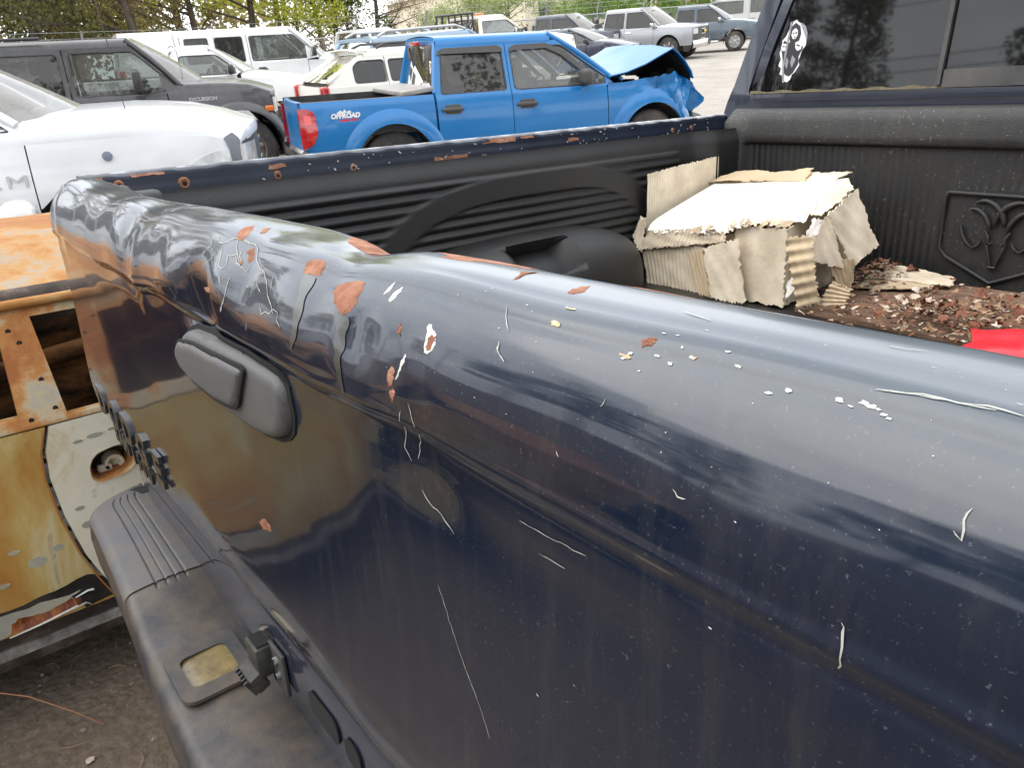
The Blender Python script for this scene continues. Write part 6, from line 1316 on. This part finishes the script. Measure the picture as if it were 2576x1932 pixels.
def tree_proto(seed, h, r, leaf, nleaf, size, kind='broad', dense=1.0):
    rr = random.Random(seed); mb = MB(); clumps = []; lean = Vector((rr.uniform(-.06, .06), rr.uniform(-.06, .06), 1))
    tr_ = .016*h+.05; top = lean*h*.92
    mb.tube([lean*h*.92*t+Vector((.05*h*math.sin(t*5+seed)*.25, .05*h*math.cos(t*4+seed)*.2, 0)) for t in np.linspace(0, 1, 9)], [tr_*(1-.85*t)*(1.35 if t == 0 else 1) for t in np.linspace(0, 1, 9)], 9)
    nb = 16 if kind != 'pine' else 26
    for k in range(nb):
        t = rr.uniform(.22, .95) if kind != 'pine' else lerp(.15, .97, k/nb); a = k*2.4+rr.uniform(-.4, .4); ln = r*(1.1-.55*t)*rr.uniform(.7, 1.15) if kind != 'pine' else r*(1.15-t)*rr.uniform(.7, 1.1)
        p0 = lean*h*.92*t; up = rr.uniform(.25, .8) if kind != 'pine' else rr.uniform(-.1, .2)
        p1 = p0+Vector((math.cos(a), math.sin(a), up))*ln*.5; p2 = p1+Vector((math.cos(a+rr.uniform(-.5, .5)), math.sin(a+rr.uniform(-.5, .5)), up*.8))*ln*.5
        w = tr_*(1-.8*t)*.45; mb.tube([p0, p1, p2], [w, w*.6, w*.2], 6)
        for q in range(3):
            b = p1.lerp(p2, rr.random()); e = b+Vector((rr.uniform(-1, 1), rr.uniform(-1, 1), rr.uniform(-.1, .9)))*ln*.35; mb.tube([b, e], [w*.3, w*.08], 4)
            clumps.append((tuple(e), rr.uniform(.10, .19)*r*dense+.1))
        clumps.append((tuple(p2), rr.uniform(.14, .26)*r*dense+.1)); 
        if rr.random() < .7: clumps.append((tuple(p1+Vector((0, 0, .2))), rr.uniform(.12, .2)*r*dense+.1))
    return mb.mesh('trunk'), crown_mesh('crown', clumps, nleaf, size, leaf, seed, flat=.8 if kind == 'pine' else .9)
PROT = {}
def tree(kind, x, y, s, label, rz=0, group=None, name='tree'):
    if kind not in PROT:
        a = dict(olive=(1, 9, 3.4, LF['olive'], 9000, .12, 'broad', .85), brown=(2, 10, 3.2, LF['brown'], 9000, .085, 'broad', .8), spring=(3, 8.5, 3.6, LF['spring'], 10000, .14, 'broad', 1.05), green=(4, 7, 3.0, LF['green'], 5500, .18, 'broad', 1.05), pale=(5, 4.4, 2.6, LF['pale'], 5200, .13, 'broad', 1.1), dark=(6, 13, 4.2, LF['dark'], 9000, .24, 'broad', 1.0), pine=(7, 12, 2.9, LF['needle'], 9000, .14, 'pine', .9))[kind]
        t_, c_ = tree_proto(*a); t_.materials.append(BARK); finish(t_, 60); PROT[kind] = (t_, c_)
    t_, c_ = PROT[kind]
    o = empty(name, Matrix.Translation((x, y, G(x, y)-.05)) @ Matrix.Rotation(rz, 4, 'Z') @ Matrix.Diagonal((s, s, s*1.0, 1)), label, 'tree', group)
    for nm, me in (('trunk', t_), ('crown', c_)):
        q = bpy.data.objects.new(nm, me); COL.objects.link(q); q.parent = o
    return o
LB = {'olive': 'thin olive-leaved tree beyond the chain-link fence', 'brown': 'brown twiggy tree beyond the chain-link fence', 'spring': 'yellow-green spring tree beyond the white vans', 'green': 'green leafy tree beyond the chain-link fence', 'pale': 'pale feathery shrub tree in front of the beige warehouse', 'dark': 'tall dark tree standing behind the parked navy truck', 'pine': 'dark pine with a straight trunk beyond the fence'}
rr = random.Random(77)
for kind, x, y, s in [('pine', -30, 4.8, .95), ('brown', -31, 2.5, 1.0), ('olive', -29.5, 7.6, .9), ('brown', -34, 6.2, 1.05), ('olive', -36, 3.2, 1.1), ('brown', -30.5, 10.0, .8), ('olive', -37, 9.5, 1.15), ('pine', -39, 7.5, 1.1), ('brown', -29.5, 0.2, 1.0), ('olive', -33, -2.5, 1.1), ('pine', -31, -6, 1.0),
                      ('spring', -31, 12.2, .95), ('spring', -34, 14.8, 1.05), ('spring', -30.5, 15.6, .8), ('olive', -34, 16.6, .85), ('brown', -29.5, 17.0, .62), ('brown', -42, 13, 1.2), ('spring', -40, 17.5, 1.0), ('olive', -44, 8, 1.3), ('brown', -45, 3, 1.3),
                      ('spring', -30, 13.8, .6), ('green', -31, 16.4, .6), ('pale', -31, 21.2, .55), ('pale', -33, 23.5, .7), ('pale', -31.5, 25.2, .85), ('pale', -34, 27.3, 1.0), ('pale', -30.5, 28.2, .7)]:
    tree(kind, x, y, s, LB[kind], rr.uniform(0, 6), {'pale': 'pale shrub trees by the warehouse'}.get(kind, 'trees beyond the fence'))
for k, y in enumerate(np.arange(31, 66, 4.2)): tree('green', -31.5+rr.uniform(-.8, .8), y, .62, 'bushy green tree overgrowing the chain-link fence', rr.uniform(0, 6), 'bushy trees along the fence')
for kind, x, y, s in [('dark', -27, -28, 1.0), ('dark', -8.2, -29, 1.15), ('pine', -19.5, -30, 1.3), ('dark', -4.5, -32, 1.1), ('dark', -1.5, -28, 1.2), ('dark', 3.0, -30, 1.2), ('dark', 8, -31, 1.1), ('pine', 14, -27, 1.0), ('dark', 20, -20, 1.0), ('dark', -33, -30, 1.1), ('pine', -24, -33, 1.3), ('dark', 16, -5, 1.0), ('pine', 15, 2, 1.0), ('dark', 16, 8, 1.1), ('dark', 18, 15, 1.1), ('pine', 17, 21, 1.1)]:  # those on the truck's right are added out of view to cut sky light
    tree(kind, x, y, s, 'tall dark tree standing in the unseen rows around the navy truck' if kind == 'dark' else 'tall dark pine standing in the unseen rows around the navy truck', rr.uniform(0, 6), 'trees behind the navy truck')
# power line behind, seen mirrored in the rear window
POLE = mat('pole_wood', (.16,.12,.09), .9, var=.3, bump=.6, stretch=(1, 1, .1))
for x in (-30, -2, 26):
    q = MB().tube([(0, 0, 0), (0, 0, 10.5)], [.15, .10], 10).box((0, 0, 9.9), (2.2, .1, .12)).build('utility_pole', POLE); q.location = (x, -19.6, 0); tag(q, 'wooden utility pole with a crossarm behind the navy truck', 'pole', 'utility poles')
for k, (dy, z) in enumerate(((-.9, 10.0), (.9, 10.0), (0, 10.5), (0.05, 8.3), (.1, 7.9))):
    pts = [(x, -19.6+dy*.4, z-.9*(1-((x-(-16 if x < -2 else 12))/14)**2)) for x in np.linspace(-30, 26, 41)]
    tag(MB().tube(pts, .014, 5).build('power_line', BLK), 'thin black overhead cable strung between the utility poles', 'cable', 'overhead cables')
# ivy on the fence as one mass
r_ = np.random.default_rng(5); cl = []
for y in np.arange(24, 64, .45): cl.append(((-27.3+r_.uniform(-.3, .3), y, G(-27.3, y)+r_.uniform(.4, 2.4)*min(1, (y-20)/8)), r_.uniform(.4, .9)))
o = link('ivy', crown_mesh('ivy', cl, 16000, .17, LF['green'], 9), None, None, fin=False); tag(o, 'green and yellow ivy growing along the chain-link fence', 'ivy', kind='stuff')
cl = []
for y in np.arange(-12, 24, .5): cl.append(((-28.2+r_.uniform(-.6, .6), y, G(-28, y)+r_.uniform(.1, 1.6)), r_.uniform(.4, .9)))
o = link('undergrowth', crown_mesh('undergrowth', cl, 12000, .15, LF['brown'], 10), None, None, fin=False); tag(o, 'brown twiggy undergrowth behind the chain-link fence', 'undergrowth', kind='stuff')
o = link('woods', crown_mesh('woods', [((-60+r_.uniform(-6, 6), y, G(-55, 20)+r_.uniform(0, 8)), r_.uniform(1.6, 3)) for y in np.arange(-30, 22, 1.1)], 24000, .42, LF['olive'], 11), None, None, fin=False); tag(o, 'distant woods behind the trees', 'woods', kind='stuff')
# ---------------------------------------------------------------- chain-link fence
STL = mat('galvanised_steel', (.42,.42,.42), .4, metal=.9, var=.15)
fx = -26.6; fen = empty('chain_link_fence', Matrix.Translation((fx, 20, G(fx, 20))), 'tall chain-link fence with barbed wire along the edge of the yard', 'fence'); fi = fen.matrix_world.inverted()
for y in np.arange(-13, 64, 3.05): MB().tube([fi @ Vector((fx, y, G(fx, y)-.1)), fi @ Vector((fx, y, G(fx, y)+2.0)), fi @ Vector((fx+.12, y, G(fx, y)+2.45))], .034, 8).build('fence_post', STL, fen, 60)
ys_ = np.arange(-13, 64.5, 1.5)
MB().tube([fi @ Vector((fx+.035, y, G(fx, y)+1.80)) for y in ys_], .024, 8).build('top_rail', STL, fen, 60)
for k, h in enumerate((2.08, 2.25, 2.42)): MB().tube([fi @ Vector((fx+.03+.045*k, y, G(fx, y)+h)) for y in ys_], .006, 4).build('barbed_wire', STL, fen)
mb = MB()
for y in np.arange(-13, 62, .085):
    for s_ in (1, -1): mb.tube([fi @ Vector((fx, y, G(fx, y)+(0.05 if s_ > 0 else 1.79))), fi @ Vector((fx, y+1.74, G(fx, y+1.74)+(1.79 if s_ > 0 else .05)))], .0026, 3, cap=False)
tag(mb.build('wire_mesh', STL, fen), kind='stuff')
# ---------------------------------------------------------------- buildings beyond
def shed(name, x, y, w, d, h, wallm, roofm, label, rz=0, bays=6):
    o = empty(name, Matrix.Translation((x, y, G(-40, y)-.3)) @ Matrix.Rotation(rz, 4, 'Z'), label, 'building')
    wl = MB().box((0, 0, h/2), (d, w, h)).build('wall', wallm, o)
    mb = MB(); mb.add([(-d/2-.3, -w/2-.3, h+.02), (d/2+.3, -w/2-.3, h+.02), (d/2+.3, w/2+.3, h+.02), (-d/2-.3, w/2+.3, h+.02), (0, -w/2-.3, h+d*.09), (0, w/2+.3, h+d*.09)], [(0, 3, 5, 4), (1, 4, 5, 2), (0, 4, 1), (3, 2, 5), (0, 1, 2, 3)]); mb.build('roof', roofm, o)
    for k in range(int(w/.6)): MB().box((d/2+.012, -w/2+.3+k*.6, h/2), (.03, .05, h-.05)).build('wall_rib', wallm, wl)
    MB().box((d/2+.05, 0, h-.1), (.12, w+.5, .16)).build('gutter', roofm, o)
    for k in range(bays): MB().box((d/2+.03, lerp(-w/2+2, w/2-2, k/max(1, bays-1)), h*.55), (.08, 1.6, .9)).build('window', mat('shed_glass', (.05,.06,.06), .1), o)
    return o
shed('warehouse', -52, 42.5, 13, 18, 4.4, mat('beige_cladding', (.62,.55,.42), .7, var=.06), mat('pale_roofing', (.70,.68,.62), .6), 'beige metal warehouse with a shallow roof, beyond the fence', 0, 3)
shed('white_roofed_building', -52, 66, 20, 16, 6.2, mat('brown_brick', (.25,.17,.12), .9, var=.2), mat('white_roofing', (.78,.78,.76), .6), 'brown building with a white roof edge behind the ivy', 0, 4)
# ---------------------------------------------------------------- ground
def ground_material():
    m = bpy.data.materials.new('yard_gravel'); m.use_nodes = True; nt = m.node_tree; b = nt.nodes['Principled BSDF']; l = nt.links.new
    tc = N(nt, 'ShaderNodeTexCoord')
    n1 = N(nt, 'ShaderNodeTexNoise', Scale=.7, Detail=10, Roughness=.7); n2 = N(nt, 'ShaderNodeTexNoise', Scale=26, Detail=8, Roughness=.75); v = N(nt, 'ShaderNodeTexVoronoi', Scale=42); n4 = N(nt, 'ShaderNodeTexNoise', Scale=.12, Detail=4)
    for n_ in (n1, n2, v, n4): l(tc.outputs['Object'], n_.inputs['Vector'])
    r1 = N(nt, 'ShaderNodeValToRGB'); e = r1.color_ramp.elements; e[0].position = .3; e[1].position = .7; e[0].color = (.13,.097,.07,1); e[1].color = (.26,.205,.155,1); l(n2.outputs['Fac'], r1.inputs[0])
    r2 = N(nt, 'ShaderNodeValToRGB'); e = r2.color_ramp.elements; e[0].position = .3; e[1].position = .7; e[0].color = (.30,.27,.235,1); e[1].color = (.50,.465,.415,1); l(n2.outputs['Fac'], r2.inputs[0])
    # brown dirt near, mixing into paler grey gravel with distance
    sx = N(nt, 'ShaderNodeSeparateXYZ'); l(tc.outputs['Object'], sx.inputs[0])
    ad = N(nt, 'ShaderNodeMath', operation='MULTIPLY_ADD'); l(n1.outputs['Fac'], ad.inputs[0]); ad.inputs[1].default_value = 5; l(sx.outputs[1], ad.inputs[2])
    mr = N(nt, 'ShaderNodeMapRange'); mr.inputs[1].default_value = 4.0; mr.inputs[2].default_value = 11.0; l(ad.outputs[0], mr.inputs[0])
    mx = N(nt, 'ShaderNodeMixRGB'); l(mr.outputs[0], mx.inputs[0]); l(r1.outputs[0], mx.inputs[1]); l(r2.outputs[0], mx.inputs[2])
    m2 = N(nt, 'ShaderNodeMixRGB', blend_type='MULTIPLY'); m2.inputs[0].default_value = .6; r3 = N(nt, 'ShaderNodeValToRGB'); r3.color_ramp.elements[0].position = .3; r3.color_ramp.elements[0].color = (.55,.52,.5,1); r3.color_ramp.elements[1].position = .62; l(n1.outputs['Fac'], r3.inputs[0]); l(mx.outputs[0], m2.inputs[1]); l(r3.outputs[0], m2.inputs[2])
    l(m2.outputs[0], b.inputs['Base Color']); b.inputs['Roughness'].default_value = .95; b.inputs['Specular IOR Level'].default_value = .2
    h = N(nt, 'ShaderNodeMath', operation='MULTIPLY_ADD'); l(v.outputs['Distance'], h.inputs[0]); h.inputs[1].default_value = -.6; l(n2.outputs['Fac'], h.inputs[2])
    bp = N(nt, 'ShaderNodeBump', Strength=.9, Distance=.02); l(h.outputs[0], bp.inputs['Height']); l(bp.outputs[0], b.inputs['Normal']); return m
GRD = ground_material()
xs = np.concatenate([np.linspace(-400, -125, 8), np.linspace(-120, -6, 50), np.linspace(-5.8, 3, 90), np.linspace(3.5, 60, 16), np.linspace(80, 300, 5)]); ys = np.concatenate([np.linspace(-300, -70, 6), np.linspace(-60, -4, 16), np.linspace(-3.8, 8, 110), np.linspace(8.5, 140, 50), np.linspace(160, 400, 6)])
def gz(x, y): return G(max(x, -60), min(y, 70))+.006*math.sin(x*3.1+y*1.7)*math.sin(y*2.3)
tag(MB().grid([[(x, y, gz(x, y)) for x in xs] for y in ys]).build('ground', GRD, None, 80), kind='structure')
# pebbles and clods on the strip of dirt between the wrecks
STN = [mat('stone_%d' % i, c, .9, var=.3, scale=20, bump=.5, bscale=60) for i, c in enumerate([(.16,.13,.11), (.09,.075,.065), (.20,.17,.14)])]
for mi in range(3):
    mb = MB()
    for k in range(420):
        x, y = random.uniform(-2.3, -.3), random.uniform(-1.6, .6); s_ = abs(random.gauss(0, .0035))+.0012; bm = []
        M_ = Matrix.Translation((x, y, gz(x, y)+s_*.3)) @ Matrix.Rotation(random.uniform(0, 6), 4, 'Z') @ Matrix.Diagonal((s_*random.uniform(.8, 1.5), s_, s_*random.uniform(.5, .8), 1))
        vv = [(1, 0, 0), (.3, .9, .1), (-.8, .6, 0), (-.8, -.6, .1), (.3, -.95, 0), (0.2, .1, 1), (-.3, -.2, .9)]
        vv = [M_ @ (Vector(p)+Vector((random.uniform(-.2, .2), random.uniform(-.2, .2), random.uniform(-.15, .15)))) for p in vv]
        mb.add(vv, [(0, 1, 5), (1, 2, 6, 5), (2, 3, 6), (3, 4, 6), (4, 0, 5, 6)])
    tag(mb.build('pebbles', STN[mi], None, 20), 'small pebbles and clods on the dirt beside the bumper', 'pebbles', kind='stuff')
tw = MB()
for k in range(60):
    x, y = random.uniform(-2.2, -.4), random.uniform(-1.4, .4); a = random.uniform(0, 6); l_ = random.uniform(.02, .09); z = gz(x, y)+.004
    tw.tube([(x, y, z), (x+math.cos(a)*l_*.5, y+math.sin(a)*l_*.5, z+random.uniform(0, .008)), (x+math.cos(a+.3)*l_, y+math.sin(a+.3)*l_, z)], .0011, 4)
tag(tw.build('twigs', LM[2], None), 'thin dry twigs and pine needles on the dirt', 'twigs', kind='stuff')
tag(MB().tube([(-1.34, -.50, .10), (-1.22, -.40, .145), (-1.14, -.32, .135), (-1.09, -.24, .07), (-1.07, -.19, .012)], .0014, 6).build('rusty_wire', mat('rusty_wire', (.30,.13,.06), .7), None), 'long thin rusty wire arching over the dirt by the burnt car', 'wire')
o = bpy.data.objects.new('fallen_leaf', LEAF[2]); COL.objects.link(o); o.matrix_world = Matrix.Translation((-.925, -.292, gz(-.925, -.292)+.008)) @ Matrix.Rotation(.7, 4, 'Z') @ Matrix.Diagonal((.07, .075, .03, 1)); tag(o, 'single tan fallen leaf on the dirt under the navy truck bumper', 'leaf')
for k in range(14):
    x, y = random.uniform(-2.1, -.6), random.uniform(-1.2, .3); s_ = random.uniform(.015, .03)
    o = bpy.data.objects.new('fallen_leaf', random.choice(LEAF)); COL.objects.link(o); o.matrix_world = Matrix.Translation((x, y, gz(x, y)+.005)) @ Matrix.Rotation(random.uniform(0, 6), 4, 'Z') @ Matrix.Diagonal((s_, s_*1.3, s_*.5, 1)); tag(o, 'small dry leaf scrap lying on the dirt between the wrecks', 'leaf', 'leaf scraps on the dirt')
